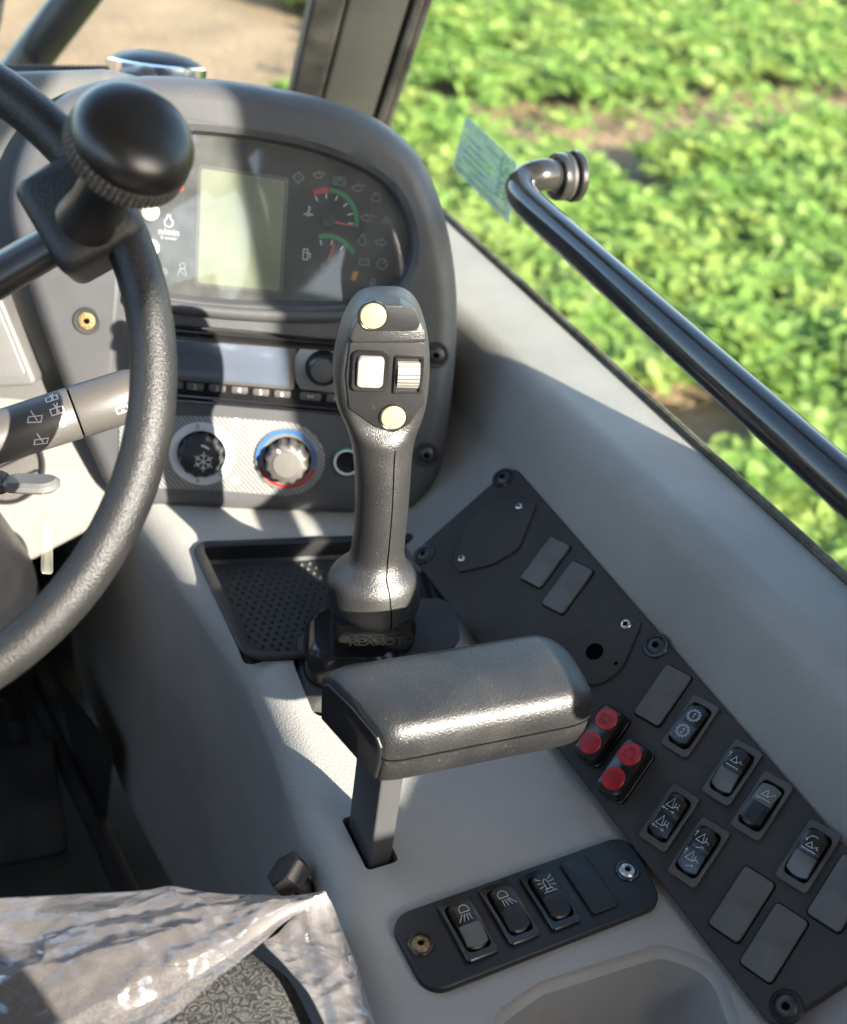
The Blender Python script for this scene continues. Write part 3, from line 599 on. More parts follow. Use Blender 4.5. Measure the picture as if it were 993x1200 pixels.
# small lights around the gauges
def icon(k):
    c = lambda r, n=14, x=0, y=0: arc(x, y, r, 0, 360, n)
    if k == 'diamond': return [[(0, .5), (.5, 0), (0, -.5), (-.5, 0), (0, .5)], [(0, .22), (0, -.05)], [(0, -.16), (0, -.22)]]
    if k == 'park': return [c(.34), arc(0, 0, .52, 130, 230), arc(0, 0, .52, -50, 50), [(-.1, -.2), (-.1, .2), (.1, .2), (.12, .05), (-.1, .02)]]
    if k == 'engine': return [[(-.4, -.3), (-.4, .1), (-.2, .3), (.2, .3), (.4, .1), (.4, -.3), (-.4, -.3)], [(-.2, .3), (-.2, .5), (.2, .5), (.2, .3)]]
    if k == 'oil': return [[(-.5, 0), (-.3, .15), (.2, .15), (.5, .3), (.2, -.25), (-.25, -.25), (-.5, 0)], [(0, .15), (0, .35), (.1, .35)]]
    if k == 'arrow': return [[(-.5, .18), (.05, .18), (.05, .42), (.5, 0), (.05, -.42), (.05, -.18), (-.5, -.18), (-.5, .18)]]
    if k == 'batt': return [[(-.5, -.3), (-.5, .3), (.5, .3), (.5, -.3), (-.5, -.3)], [(-.3, .1), (-.1, .1)], [(.1, .1), (.3, .1)]]
    if k == 'dial': return [arc(0, 0, .45, -50, 230), [(0, 0), (.3, .3)], [(-.3, -.45), (.3, -.45)]]
    if k == 'fuel': return [[(-.3, -.5), (-.3, .5), (.15, .5), (.15, -.5), (-.3, -.5)], [(.15, .1), (.4, .1), (.4, -.35)], [(-.18, .18), (.03, .18)]]
    if k == 'temp': return [[(0, .5), (0, -.2)], c(.16, 10, 0, -.32), [(0, .35), (.2, .35)], [(0, .12), (.2, .12)], arc(-.3, -.45, .15, 0, 180), arc(.3, -.45, .15, 0, 180)]
    if k == 'flask': return [[(-.12, .5), (-.12, .25), (-.35, 0), (-.3, -.35), (0, -.5), (.3, -.35), (.35, 0), (.12, .25), (.12, .5), (-.12, .5)]]
    if k == 'belt': return [c(.22, 10, 0, .3), [(-.35, -.5), (-.2, .05), (.2, .05), (.35, -.5)], [(-.25, 0), (.2, -.45)]]
    if k == 'workf': return [[(.05, .5), (-.25, .3), (-.3, 0), (-.1, -.2), (.25, .12), (.05, .5)]] + [[(-.32+i*.2, -.22-(.06 if i % 2 else 0)), (-.48+i*.16, -.55)] for i in range(4)]
    if k == 'lampL': return [arc(.1, .18, .3, -20, 200) + [(.1-.3, .05), (.38, .05)], [(-.15, -.08), (-.5, -.5)], [(.0, -.08), (-.22, -.52)], [(.14, -.08), (.06, -.52)], [(.28, -.08), (.30, -.52)]]
    if k == 'lampR': return [arc(-.1, .18, .3, -20, 200) + [(-.4, .05), (.2, .05)], [(.12, -.08), (.5, -.5)], [(.0, -.08), (.22, -.52)], [(-.14, -.08), (-.06, -.52)], [(-.28, -.08), (-.30, -.52)]]
    if k == 'beacon': return [[(-.45, -.5), (.45, -.5)], [(-.22, -.5), (-.22, -.3), (.22, -.3), (.22, -.5)], [(-.15, -.3), (-.15, .2), (.0, .35), (.15, .2), (.15, -.3)]] + [[(s*.25, y0), (s*.55, y1)] for s in (-1, 1) for y0, y1 in ((-.1, -.15), (.12, .16), (.32, .5))]
    if k == 'gear':
        g = []
        for i in range(12):
            a = i*30; r1, r2 = .36, .48
            g += [(r1*math.cos(math.radians(a-9)), r1*math.sin(math.radians(a-9))), (r2*math.cos(math.radians(a-6)), r2*math.sin(math.radians(a-6))), (r2*math.cos(math.radians(a+6)), r2*math.sin(math.radians(a+6))), (r1*math.cos(math.radians(a+9)), r1*math.sin(math.radians(a+9)))]
        return [g+[g[0]]]
    if k == 'one': return [[(-.08, .1), (.02, .2), (.02, -.2)]]
    if k == 'two': return [[(-.1, .1), (0, .2), (.1, .1), (-.1, -.2), (.12, -.2)]]
    if k == 'boom1': return [[(-.05, .28), (-.28, -.12), (.12, -.12), (-.05, .28)], [(.12, -.12), (.42, .2), (.28, .05), (.5, -.02)], [(-.45, -.4), (.45, -.4)], [(-.5, .1), (-.5, .4), (-.42, .3)], [(-.5, .4), (-.58, .3)]]
    if k == 'boom2': return [[(-.05, .3), (-.28, -.12), (.15, -.12), (-.05, .3)], [(.15, -.12), (.5, .25)], [(-.5, -.35), (.5, -.35)], [(-.4, -.5), (-.2, -.35)]]
    if k == 'boom3': return [[(-.05, .1), (-.28, -.22), (.12, -.22), (-.05, .1)], [(.12, -.22), (.5, .05), (.3, -.08), (.5, -.2)], [(-.45, -.42), (.45, -.42)], arc(0, .1, .36, 60, 190, 8), [(-.36, .02), (-.45, .18)]]
    if k == 'bucketA': return [[(-.1, .5), (-.4, -.1), (.05, -.1), (-.1, .5)], [(.05, -.1), (.3, .1), (.45, -.05)], [(.15, .3), (.15, 0)], [(.35, .3), (.35, .02)], [(-.5, -.3), (-.1, -.3)], [(-.4, -.22), (-.5, -.3), (-.4, -.38)], [(.3, -.3), (.02, -.3)], [(.2, -.22), (.3, -.3), (.2, -.38)]]
    if k == 'bucketB': return [[(-.05, .45), (-.35, -.1), (.1, -.1), (-.05, .45)], [(.1, -.1), (.32, .1), (.48, -.02)], [(.2, .3), (.2, 0)], [(-.5, .05), (-.5, .4), (-.4, .3)], [(-.5, .4), (-.58, .28)], [(-.1, -.5), (.3, -.3), (.3, -.42)], [(.3, -.3), (.16, -.28)]]
    if k == 'trailer': return [[(-.45, -.2), (-.45, .3), (.35, .3), (.35, -.2), (-.45, -.2)], c(.14, 10, -.2, -.35), c(.14, 10, .12, -.35), [(-.25, .3), (-.25, -.2)], [(0, .3), (0, -.2)], [(.35, .05), (.5, .05)]]
    if k == 'snow':
        g = []
        for i in range(6):
            a = math.radians(60*i+30); d = lambda r, t: (r*math.cos(a+t), r*math.sin(a+t)); g += [[(0, 0), d(.5, 0)], [d(.38, .38), d(.26, 0), d(.38, -.38)]]
        return g
    if k == 'fan': return [arc(0, .25, .22, 0, 360, 12), arc(-.22, -.14, .22, 0, 360, 12), arc(.22, -.14, .22, 0, 360, 12)]
    if k == 'wiper': return [[(-.45, .2), (.3, .42), (.5, .05), (-.3, -.12), (-.45, .2)], [(-.05, -.5), (.12, .28)]]
    if k == 'wiper2': return [[(-.45, .35), (.4, .35), (.4, -.1), (-.45, -.1), (-.45, .35)], [(-.1, -.45), (.1, .35)], [(.15, -.45), (-.1, .35)]]
    if k == 'circle': return [c(.4, 16)]
    return [c(.4)]
def put_icon(name, k, parent, fr, u, v, z, size, wd, m='white', rot=0):
    Mx = Matrix.Translation((u, v, z)) @ Matrix.Rotation(rot, 4, 'Z'); return mk(name, xf(strokes(sc(icon(k), size), wd, 0), Mx), m, parent, fr, smooth=0)
for x, y, k, m, s in ((350, 208, 'diamond', 'dimprint', 13), (374, 205, 'oil', 'dimprint', 13), (398, 212, 'park', 'dimprint', 14), (420, 220, 'oil', 'dimprint', 14), (441, 232, 'engine', 'dimprint', 12),
                      (430, 255, 'oil', 'dimprint', 14), (453, 258, 'fan', 'dimprint', 10), (425, 281, 'flask', 'dimprint', 13), (447, 284, 'arrow', 'dimprint', 12), (427, 307, 'batt', 'dimprint', 11), (448, 309, 'dial', 'dimprint', 13),
                      (437, 333, 'belt', 'dimprint', 12), (214, 316, 'belt', 'dimprint', 15), (190, 320, 'wiper', 'dimprint', 13), (362, 247, 'temp', 'white', 12), (359, 298, 'fuel', 'white', 12), (198, 259, 'flask', 'white', 14)):
    c = dpx(x, y); put_icon('warning_symbol', k, ic, D, c[0], c[1], T0, s*mm, .00075, m)
c = dpx(198, 272); mk('unit_print', xf(text_vf('n/min', .009), Matrix.Translation((c[0], c[1], T0))), 'white', ic, D, smooth=0)
c = dpx(198, 279); mk('unit_print', xf(text_vf('% nominal', .0038), Matrix.Translation((c[0], c[1], T0))), 'white', ic, D, smooth=0)
for x, y, m in ((177, 248, 'white'), (177, 290, 'white')):
    c = dpx(x, y); mk('dial_dot', xf(plate(circ(10*mm, 24), 0, .0005, 0), Matrix.Translation((c[0], c[1], WC))), m, ic, D)
for x, y, m in ((211, 220, 'gred'), (172, 294, 'gred'), (176, 301, 'green')):
    c = dpx(x, y); mk('dial_mark', xf(box(-4*mm, 4*mm, -3*mm, 3*mm, 0, .0004, 0), Matrix.Translation((c[0], c[1], WC))), m, ic, D)
mk('lens', plate(inset(co_, -.004), WC+.0055, WC+.0065, 0), 'lens', ic, D)

# ---- radio
RW = -.010
def rpx(x, y, wz=RW): return D.uv(x, y, wz)
rad = thing('car_radio', 'black car radio with blue grey display and preset buttons', 'radio', D.sub(*rpx(300, 430), RW))
o = rpoly(px2d(D, [(163, 379), (437, 402), (433, 483), (163, 461)], RW), .004, 3)
mk('trim_frame', plate(o, RW-.001, RW+.004, .001), 'plate', rad, D)
mk('faceplate', plate(inset(ccw(o), .0035), RW, RW+.012, .003), 'gloss', rad, D)
for (x0, y0, x1, y1) in ((165, 381, 434, 404), (165, 389, 434, 411), (165, 462, 432, 484), (165, 456, 432, 479)):
    a, b = rpx(x0, y0), rpx(x1, y1); a, b = D.p(*a, RW+.012), D.p(*b, RW+.012); mk('trim_rib', sweep([a, b], .0018, 8), 'gloss', rad)
dz = RW+.012
mk('display', plate(rpoly(px2d(D, [(196, 397), (340, 409), (338, 453), (196, 441)], dz), .002), dz-.001, dz+.0012, .0004), 'rlcd', rad, D)
mk('display_border', plate(rpoly(px2d(D, [(190, 394), (347, 407), (345, 457), (190, 444)], dz), .003), dz-.001, dz+.0006, .0003), 'bezel', rad, D)
bx = [(205, 451, '1'), (229, 453, '2'), (255, 455, '3'), (281, 457, '4'), (306, 459.5, '5'), (331, 461.5, '6')]
for x, y, s in bx:
    c = rpx(x, y, dz); b = mk('preset_button', xf(plate(rect(.0165, .0072, .002), 0, .0022, .0007), Matrix.Translation((c[0], c[1], dz-.0003))), 'bezel', rad, D)
    mk('digit', xf(text_vf(s, .0075), Matrix.Translation((c[0], c[1], dz+.0021))), 'white', b, D, smooth=0)
for x, y, s in ((364, 464.5, '<<'), (395, 467, '>>'), (420, 469, '')):
    c = rpx(x, y, dz); b = mk('seek_button', xf(plate(rect(.021, .0078, .002), 0, .0022, .0007), Matrix.Translation((c[0], c[1], dz-.0003))), 'bezel', rad, D)
    if s: mk('arrow_print', xf(text_vf(s, .006), Matrix.Translation((c[0], c[1], dz+.0021))), 'white', b, D, smooth=0)
dd = px2d(D, [(352, 408), (425, 414), (425, 462), (352, 456), (347, 446), (345, 430), (347, 416)], dz)
mk('knob_surround', plate(rpoly(dd, .003), dz-.0005, dz+.0016, .0006), 'silver', rad, D)
kc = rpx(379, 433, dz+.008); KF = D.sub(*kc, dz+.001)
kb = mk('volume_knob', lathe([(.0185, 0), (.0182, .002), (.0165, .004), (.0162, .010), (.0150, .012), (.0118, .0126), (.0112, .0115)], 40), 'gloss', rad, KF)
mk('knob_ring', lathe([(.0122, .0118), (.0122, .0132), (.0108, .0132), (.0106, .012)], 36), 'chrome', kb, KF)
mk('knob_cap', lathe([(.0106, .0115), (.0106, .0126), (.006, .0131), (.0002, .0132)], 30), 'bezel', kb, KF)
# ---- heater controls
hc = thing('heater_control_panel', 'heater control panel with white fan dial and red blue temperature dial', 'control panel', D.sub(*D.uv(290, 534), 0))
a, b = D.uv(237, 531), D.uv(337, 538)
out = [D.uv(140, 486), D.uv(250, 488), D.uv(337, 494)] + [(b[0]+.039*math.cos(t), b[1]+.039*math.sin(t)) for t in np.linspace(1.4, -1.4, 10)] + [D.uv(337, 581), D.uv(250, 574), D.uv(140, 570)]
mk('back_plate', plate(rpoly(out, .003, 2), -.0008, .0015, .0004), 'weave', hc, D)
def dial(px, py, kind):
    F = D.sub(*D.uv(px, py), .0016); R = .0335
    dl = mk('dial_ring', frame_ring(circ(R, 48), circ(.0245, 48), 0, .0022, .0006), 'ring' if kind != 'temp' else 'silver', hc, F)
    if kind == 'fan':
        for i, t in enumerate((100, 50, 5, -45, -95)):
            u, v = .029*math.cos(math.radians(t)), .029*math.sin(math.radians(t))
            mk('mark', xf(text_vf('01234'[i], .0075), Matrix.Translation((u, v, .0024)) @ Matrix.Rotation(math.radians(t-90), 4, 'Z')), 'bezel', dl, F, smooth=0)
    else:
        mk('cold_band', sector(0, 0, .0285, .0325, 60, 185, 24, .0024), 'blue', dl, F, smooth=0)
        mk('cold_band_thin', sector(0, 0, .0275, .030, -10, 60, 24, .0024), 'blue', dl, F, smooth=0)
        mk('hot_band', sector(0, 0, .0270, .0305, 200, 345, 24, .0024), 'gred', dl, F, smooth=0)
    mk('dial_well', lathe([(.0246, -.0003), (.0246, .0004), (.0001, .0005)], 40), 'hole', hc, F)
    pts = []
    for i in range(72):
        r = .0215*(1+.035*(1 if (i//3) % 2 else -1)); pts.append((r*math.cos(i*math.pi/36), r*math.sin(i*math.pi/36)))
    kn = mk('dial_knob', loft([[(x*s, y*s, z) for x, y in pts] for s, z in ((1.08, .0006), (1.03, .006), (.98, .014), (.93, .0172), (.84, .0185))]), 'plate' if kind == 'fan' else 'bezel', hc, F)
    if kind == 'fan':
        put_icon('snowflake', 'snow', kn, F, .004, -.003, .0187, .021, .0011)
        mk('pointer', strokes([arc(0, 0, .014, 50, 85, 6)], .0022, .0188), 'white', kn, F, smooth=0)
    else:
        mk('pointer', strokes([[(-.004, .008), (-.010, .015)]], .0022, .0188), 'white', kn, F, smooth=0)
        mk('knob_cap', lathe([(.014, .0183), (.0135, .0196), (.006, .0204), (.0002, .0205)], 30), 'lensg', kn, F)
dial(237, 531, 'fan'); dial(337, 538, 'temp')
for x, y, s in ((277, 495, 12), (276, 562, 12)):
    c = D.uv(x, y); put_icon('fan_symbol', 'fan' if y < 520 else 'snow', hc, D, c[0], c[1], .0017, s*mm, .0008, 'white')
so_f = D.sub(*D.uv(407, 541), .0004); sk = thing('power_socket', 'small power socket with white and green ring beside the joystick', 'socket', so_f)
mk('collar', lathe([(.0155, 0), (.0155, .002), (.0140, .0028), (.0138, .0015)], 36, False), 'green', sk, so_f)
mk('ring', lathe([(.0139, .001), (.0139, .003), (.0118, .0030), (.0115, .001)], 36, False), 'white', sk, so_f)
mk('barrel', lathe([(.0117, -.0005), (.0117, .0022), (.0095, .0022), (.0093, .0006), (.0001, .0005)], 30), 'gloss', sk, so_f)

# ---- dash-top dome
df = Fr(at(184, 79, 1.30), (1, 0, 0), (V((0, 0, 1)) + V((f_.x, f_.y, 0)).normalized()*.20)); dm = thing('dash_dome', 'low black dome with chrome ring standing behind the dashboard hood', 'dome', df)
mk('chrome_ring', lathe([(.053, -.02), (.0555, -.002), (.0555, .004), (.052, .006)], 48), 'chrome', dm, df)
mk('cap', lathe([(.050, .0055), (.046, .0095), (.036, .0140), (.020, .0168), (.0005, .0175)], 48), 'plate', dm, df)
mk('base', lathe([(.045, -.16), (.049, -.03), (.053, -.0195)], 40), 'plate', dm, df)
# serrated windscreen edge trim
tr = [at(x, y, 1.45) for x, y in ((-60, 80), (20, 79), (125, 81))]
tm = thing('windscreen_trim', 'serrated black trim strip along the lower edge of the windscreen', 'trim', Fr(tr[0], tr[2]-tr[0], (0, 0, 1)))
mk('strip', sweep([tr[0]-V((0, 0, .10)), tr[1]-V((0, 0, .10)), tr[2]-V((0, 0, .10))], .10, 16), 'rubber', tm)
mk('teeth', join(*[xf(box(-.0022, .0022, -.002, .002, -.006, .0045, 0), Matrix.Translation(tr[0].lerp(tr[2], i/34.))) for i in range(35)]), 'rubber', tm)

# ---- lower dash at the left with vents, ignition
LD = Fr(D.p(*D.uv(60, 560), -.035), D.x, (DN + V((0, 0, .25))).normalized())
lo_ = px2d(LD, [(-420, 460), (60, 440), (130, 520), (182, 596), (110, 618), (40, 655), (-160, 745), (-420, 800)])
lower = mk('lower_dash_panel', plate(rpoly(lo_, .008, 4), -.05, 0, .006, 4), 'cream', None, LD); tag(lower, 'light grey lower dash panel behind the steering wheel', 'dash panel')
def vent(px, py, R, name, label):
    F = LD.sub(*LD.uv(px, py), .0); t = thing(name, label, 'air vent', F)
    mk('ring', lathe([(R, 0), (R, .003), (R*.96, .006), (R*.9, .006), (R*.87, .001)], 48, False), 'gloss', t, F)
    mk('disc', lathe([(R*.88, 0), (R*.88, .002), (R*.4, .0045), (R*.0005, .005)], 40), 'bezel', t, F)
    for k in (-1, 0, 1):
        l = math.sqrt(max(0, (R*.84)**2-(k*R*.45)**2)); mk('slat', xf(box(-l, l, -.0012, .0012, .002, .0062, .0004), Matrix.Rotation(.5, 4, 'Z') @ Matrix.Translation((0, k*R*.45, 0))), 'gloss', t, F)
vent(6, 545, .042, 'air_vent', 'round black air vent behind the ignition key')
vent(0, 650, .030, 'air_vent', 'dark oval air vent low on the panel below the key')
# silver framed side screen
SF = Fr(D.p(*D.uv(8, 395), -.02), D.x, DN); sd = thing('side_display', 'pale reflecting display at the edge beside the wiper stalk', 'display', SF)
mk('housing', plate(rpoly(px2d(SF, [(-110, 330), (-6, 330), (44, 452), (-110, 460)]), .006), -.03, .0, .004), 'dash2', sd, SF)
mk('screen', plate(rpoly(px2d(SF, [(-100, 345), (-8, 345), (31, 440), (-100, 446)]), .003), .0, .0015, .0005), 'silver', sd, SF)
# steering column shroud below
cs = thing('steering_column', 'dark steering column cover running down below the wheel', 'column', Fr(at(-150, 640, .95), r_, u_))
mk('cover', sweep(crom([at(-225, 470, .86), at(-160, 560, .98), at(-40, 690, 1.18), at(-20, 760, 1.5)], 6), [.05]*7+[.07]*12, 20), 'plate', cs)

# ------------------------------------------------------------------ footwell: bulkhead and pedal bracket
bw = mk('footwell_bulkhead', join(box(-.9, .12, 1.36, 1.44, 1.10, 1.72, .004)), 'floor2'); tag(bw, 'dark bulkhead at the far end of the footwell', 'bulkhead')
br = thing('pedal_bracket', 'dark grey angled bracket standing in the shaded footwell', 'bracket', Fr(onz(120, 930, 1.12), (1, 0, 0), (0, 0, 1)))
q = [onz(60, 780, 1.30), onz(128, 870, 1.30), onz(118, 965, 1.12), onz(98, 930, 1.12)]
mk('web', loft([[p for p in q], [p+V((.004, -.012, -.006)) for p in q]]), 'floor2', br, smooth=0)
mk('rail', sweep([onz(20, 770, 1.22), onz(110, 960, 1.14), onz(170, 1090, 1.13)], .014, 10), 'floor', br)
pd = thing('pedal', 'dark flat pedal on the cab floor in shade', 'pedal', Fr(onz(30, 940, 1.16), (1, 0, 0), (0, -.4, 1)))
mk('plate', plate(rect(.09, .16, .01), 0, .012, .004), 'floor', pd, Fr(onz(30, 940, 1.16), (1, 0, 0), (0, -.4, 1))); mk('arm', sweep([onz(30, 940, 1.16), onz(20, 840, 1.2), onz(10, 760, 1.4)], .012, 10), 'floor', pd)

# ------------------------------------------------------------------ tray
tf_ = Fr((0, 0, ZC), (1, 0, 0), (0, 0, 1)); tray = thing('storage_tray', 'black rubber lined storage tray between dashboard and joystick', 'tray', Fr(onz(370, 700, ZC), (1, 0, 0), (0, 0, 1)))
t2 = ccw(tray2d)
rg = [[(x, y, z) for x, y in inset(t2, d)] for d, z in ((-.004, .0003), (-.004, .003), (-.002, .0045), (.004, .0045), (.0062, .003), (.0075, -.013), (.0105, -.0165))]
mk('rim', loft(rg, False, False), 'plate', tray, tf_)
mk('mat', plate(inset(t2, .0085), -.02, -.016, 0), 'rubber', tray, tf_)
b = inset(t2, .016); xs = [p[0] for p in b]; yy = [p[1] for p in b]
def inside(x, y, P):
    c = False
    for i in range(len(P)):
        (x1, y1), (x2, y2) = P[i-1], P[i]
        if (y1 > y) != (y2 > y) and x < (x2-x1)*(y-y1)/(y2-y1)+x1: c = not c
    return c
pips = []
for i in range(40):
    for j in range(30):
        x, y = min(xs)+i*.0085+(j % 2)*.00425, min(yy)+j*.0080
        if inside(x, y, b): s = .0019; pips.append(([(x-s, y-s, -.016), (x+s, y-s, -.016), (x+s, y+s, -.016), (x-s, y+s, -.016), (x, y, -.0135)], [(0, 1, 4), (1, 2, 4), (2, 3, 4), (3, 0, 4)]))
mk('mat_pips', join(*pips), 'rubber', tray, tf_, smooth=0)['kind'] = 'stuff'

# ------------------------------------------------------------------ switch panel on the right
PF = Fr(on(740, 840, P0, PN), on(850, 690, P0, PN)-on(740, 840, P0, PN), PN)
# long axis from the panel's own edge
e1 = on(993, 985, P0, PN)-on(601, 546, P0, PN); PF = Fr(PF.o, e1.cross(PN)*-1, PN)   # y runs forward along the panel
if PF.y.y < 0: PF = Fr(PF.o, -PF.x, PN)
pp = px2d(PF, [(601, 544), (481, 650), (905, 1206), (1078, 1092)])
sp_ = thing('switch_panel', 'long black switch panel sloping along the side lining', 'switch panel', PF)
mk('faceplate', plate(rpoly(pp, [.012, .012, .01, .01], 6), -.012, 0, .0018), 'panel', sp_, PF)
for x, y in ((590, 560), (497, 650), (769, 757), (922, 1180)): screw(sp_, PF.sub(*PF.uv(x, y), .0001), .0078, 'dkscrew', 'gloss', 1.5)
# blanks: centre and rotation read from opposite corners
SZ = []
def rect_from(fr, q, wz=.002):
    a, b, c, d = [V(fr.uv(x, y, wz)) for x, y in q]; ctr = (a+b+c+d)/4; up = (a+b-c-d).normalized(); SZ.append((((b-a).length+(c-d).length)/2, ((a-d).length+(b-c).length)/2)); return ctr, math.atan2(-up.x, up.y)
blanks = [[(643.5, 627), (670, 637), (633.5, 692), (610, 679)], [(669.4, 655.6), (696.6, 667.9), (660, 721.7), (635, 707.7)], [(782, 777.5), (812, 794), (770, 851), (743, 835)],
          [(872.6, 1017), (907.5, 1039), (865, 1102), (831, 1079)], [(911, 1061.5), (945.5, 1083.6), (903.6, 1149), (867, 1123.5)], [(991, 1003), (1026, 1025), (982, 1090), (945, 1066)]]
rots = [rect_from(PF, q)[1] for q in blanks]; ROT = sum(rots)/len(rots)
for q in blanks:
    c, a = rect_from(PF, q); F = PF.sub(c.x, c.y, 0, ROT); mk('blanking_plate', plate(rect(.0255, .0505, .003, 4), 0, .0028, .0010), 'blank', sp_, F)
    mk('blank_gap', plate(rect(.0275, .0525, .0036, 4), 0, .0004, .0001), 'hole', sp_, F)
# covers
def cover(pts, rads, w=.0025):
    return mk('cover_plate', plate(rpoly(px2d(PF, pts), rads, 7), -.0005, w, .0008), 'panel', sp_, PF)
c1 = cover([(606, 580), (630, 592), (609, 645), (577, 663), (537, 672), (532, 655), (548, 612), (570, 594)], [.006, .006, .02, .03, .006, .006, .02, .03])
for x, y in ((610, 596), (543, 657)): screw(c1, PF.sub(*PF.uv(x, y), .0024), .0042, 'zinc', None)
c2 = cover([(743, 722), (753, 731), (730, 785), (702, 806), (676, 800), (668, 770), (676, 748), (705, 736)], [.006, .006, .03, .03, .02, .02, .02, .03])
screw(c2, PF.sub(*PF.uv(735, 734), .0024), .0050, 'zinc', None, drive='cross')
mk('hole', lathe([(.0080, .0), (.0080, .0029), (.0072, .0029), (.0070, .0027), (.0001, .0026)], 24), 'hole', c2, PF.sub(*PF.uv(698, 765), 0))
mk('pin_hole', lathe([(.0018, .0), (.0018, .0027), (.0001, .0028)], 12), 'hole', c2, PF.sub(*PF.uv(723, 779), 0))

# ------------------------------------------------------------------ rocker switches
def rocker_h(v, tilt):      # height of the rocker's top over its length v in [-1,1]
    return .0062 + tilt*v*.0030 + .0012*(1-v*v) - .0006*math.exp(-(v/.12)**2)
def rocker_body(wd, ln, tilt, z0=.001):
    # outline with bowed ends
    n = 18; rings = []; hw, hl = wd/2, ln/2; v, f = [], []
    cols = 9
    for i in range(n+1):
        t = -1+2*i/n
        for j in range(cols):
            s = -1+2*j/(cols-1); y = t*(hl-.0035*(s*s)*abs(t)**6); x = s*hw
            e = max(0, abs(s)-.8)/.2; g = max(0, abs(t)-.9)/.1
            v.append((x, y, rocker_h(t, tilt)-.0007*e*e-.0010*g*g))
    for i in range(n):
        for j in range(cols-1): a = i*cols+j; f.append((a, a+1, a+cols+1, a+cols))
    edge = [j for j in range(cols)] + [i*cols+cols-1 for i in range(1, n+1)] + [n*cols+j for j in range(cols-2, -1, -1)] + [i*cols for i in range(n-1, 0, -1)]
    k = len(v); v += [(v[e][0], v[e][1], z0) for e in edge]; m = len(edge)
    for a in range(m): b = (a+1) % m; f.append((edge[a], k+a, k+b, edge[b]))
    return v, f
def top_patch(wd, ln, tilt, t0, t1, lift=.00025):
    v, f = [], []; n = 10; cols = 7; hw, hl = wd/2, ln/2
    for i in range(n+1):
        t = t0+(t1-t0)*i/n
        for j in range(cols):
            s = (-1+2*j/(cols-1))*.93; y = t*(hl-.0035*(s*s)*abs(t)**6); e = max(0, abs(s)-.8)/.2; g = max(0, abs(t)-.9)/.1
            v.append((s*hw, y, rocker_h(t, tilt)-.0007*e*e-.0010*g*g+lift))
    for i in range(n):
        for j in range(cols-1): a = i*cols+j; f.append((a, a+1, a+cols+1, a+cols))
    return v, f
RL, RWD = .037, .0175
def rocker(parent_fr, ctr, rot, tilt, lens, icons, label, group, bez='bezel', lensm='lensg'):
    F = parent_fr.sub(ctr.x, ctr.y, .0001, rot); t = thing('rocker_switch', label, 'switch', F, group)
    mk('bezel', frame_ring(rect(.0255, .0505, .003, 5), rect(.0190, .0385, .004, 5), 0, .0034, .0007), bez, t, F)
    mk('well', plate(rect(.0195, .039, .004, 5), 0, .0008, 0), 'hole', t, F)
    rk = mk('rocker', rocker_body(RWD, RL, tilt), 'rocker', t, F, smooth=30)
    if lens: mk('lens', top_patch(RWD, RL, tilt, *((-.93, -.03) if lens < 0 else (.03, .93))), lensm, rk, F)
    for k, tv, s, m in icons:
        Z = rocker_h(tv, tilt)+.0006; y = tv*RL/2; sl = math.atan((rocker_h(tv+.1, tilt)-rocker_h(tv-.1, tilt))/(.2*RL/2))
        Mx = Matrix.Translation((0, y, Z)) @ Matrix.Rotation(sl, 4, 'X')
        mk('symbol', xf(strokes(sc(sum([icon(z) for z in k.split('+')], []), s), .00048, .0001), Mx), m, rk, F, smooth=0)
    return t
Q = [([(813, 812), (845, 831), (803, 888), (774, 871)], -.6, -1, [('gear+one', .42, .0115, 'white'), ('gear+two', -.42, .0115, 'white')], 'black rocker switch with gear symbols numbered one and two', 'lensb'),
     ([(863, 863.5), (895, 884), (852, 944), (821, 927.5)], .8, -1, [('boom1', .42, .0125, 'white')], 'black rocker switch with grey lower half showing a boom and raised arrow', 'lensg'),
     ([(897, 903), (931.5, 922), (887, 984), (855, 967)], -1, 1, [('boom2', .45, .0125, 'white')], 'rocker switch with grey upper half and boom symbol, pressed at its far end', 'lensg'),
     ([(790, 919), (820, 936), (778, 996.5), (748, 980)], .7, 0, [('bucketA', .42, .013, 'white'), ('bucketA', -.42, .013, 'white')], 'black rocker switch with two white bucket symbols and straight arrows', 'lensg'),
     ([(822.5, 958), (855.5, 977), (813.6, 1039), (782, 1020)], .6, -1, [('bucketB', .42, .013, 'white'), ('bucketB', -.42, .013, 'white')], 'rocker switch with bucket symbols, curved arrows and bluish lower half', 'lensb'),
     ([(952, 960), (987, 982), (942, 1046), (907, 1023)], .8, -1, [('boom3', .42, .0125, 'white')], 'black rocker switch with grey lower half showing a boom under a curved arrow', 'lensg')]
for q, tilt, lens, ics, lab, lm in Q:
    c, a = rect_from(PF, q, .003); rocker(PF, c, ROT, tilt, lens, ics, lab, 'rocker switches on the sloping side panel', lensm=lm)
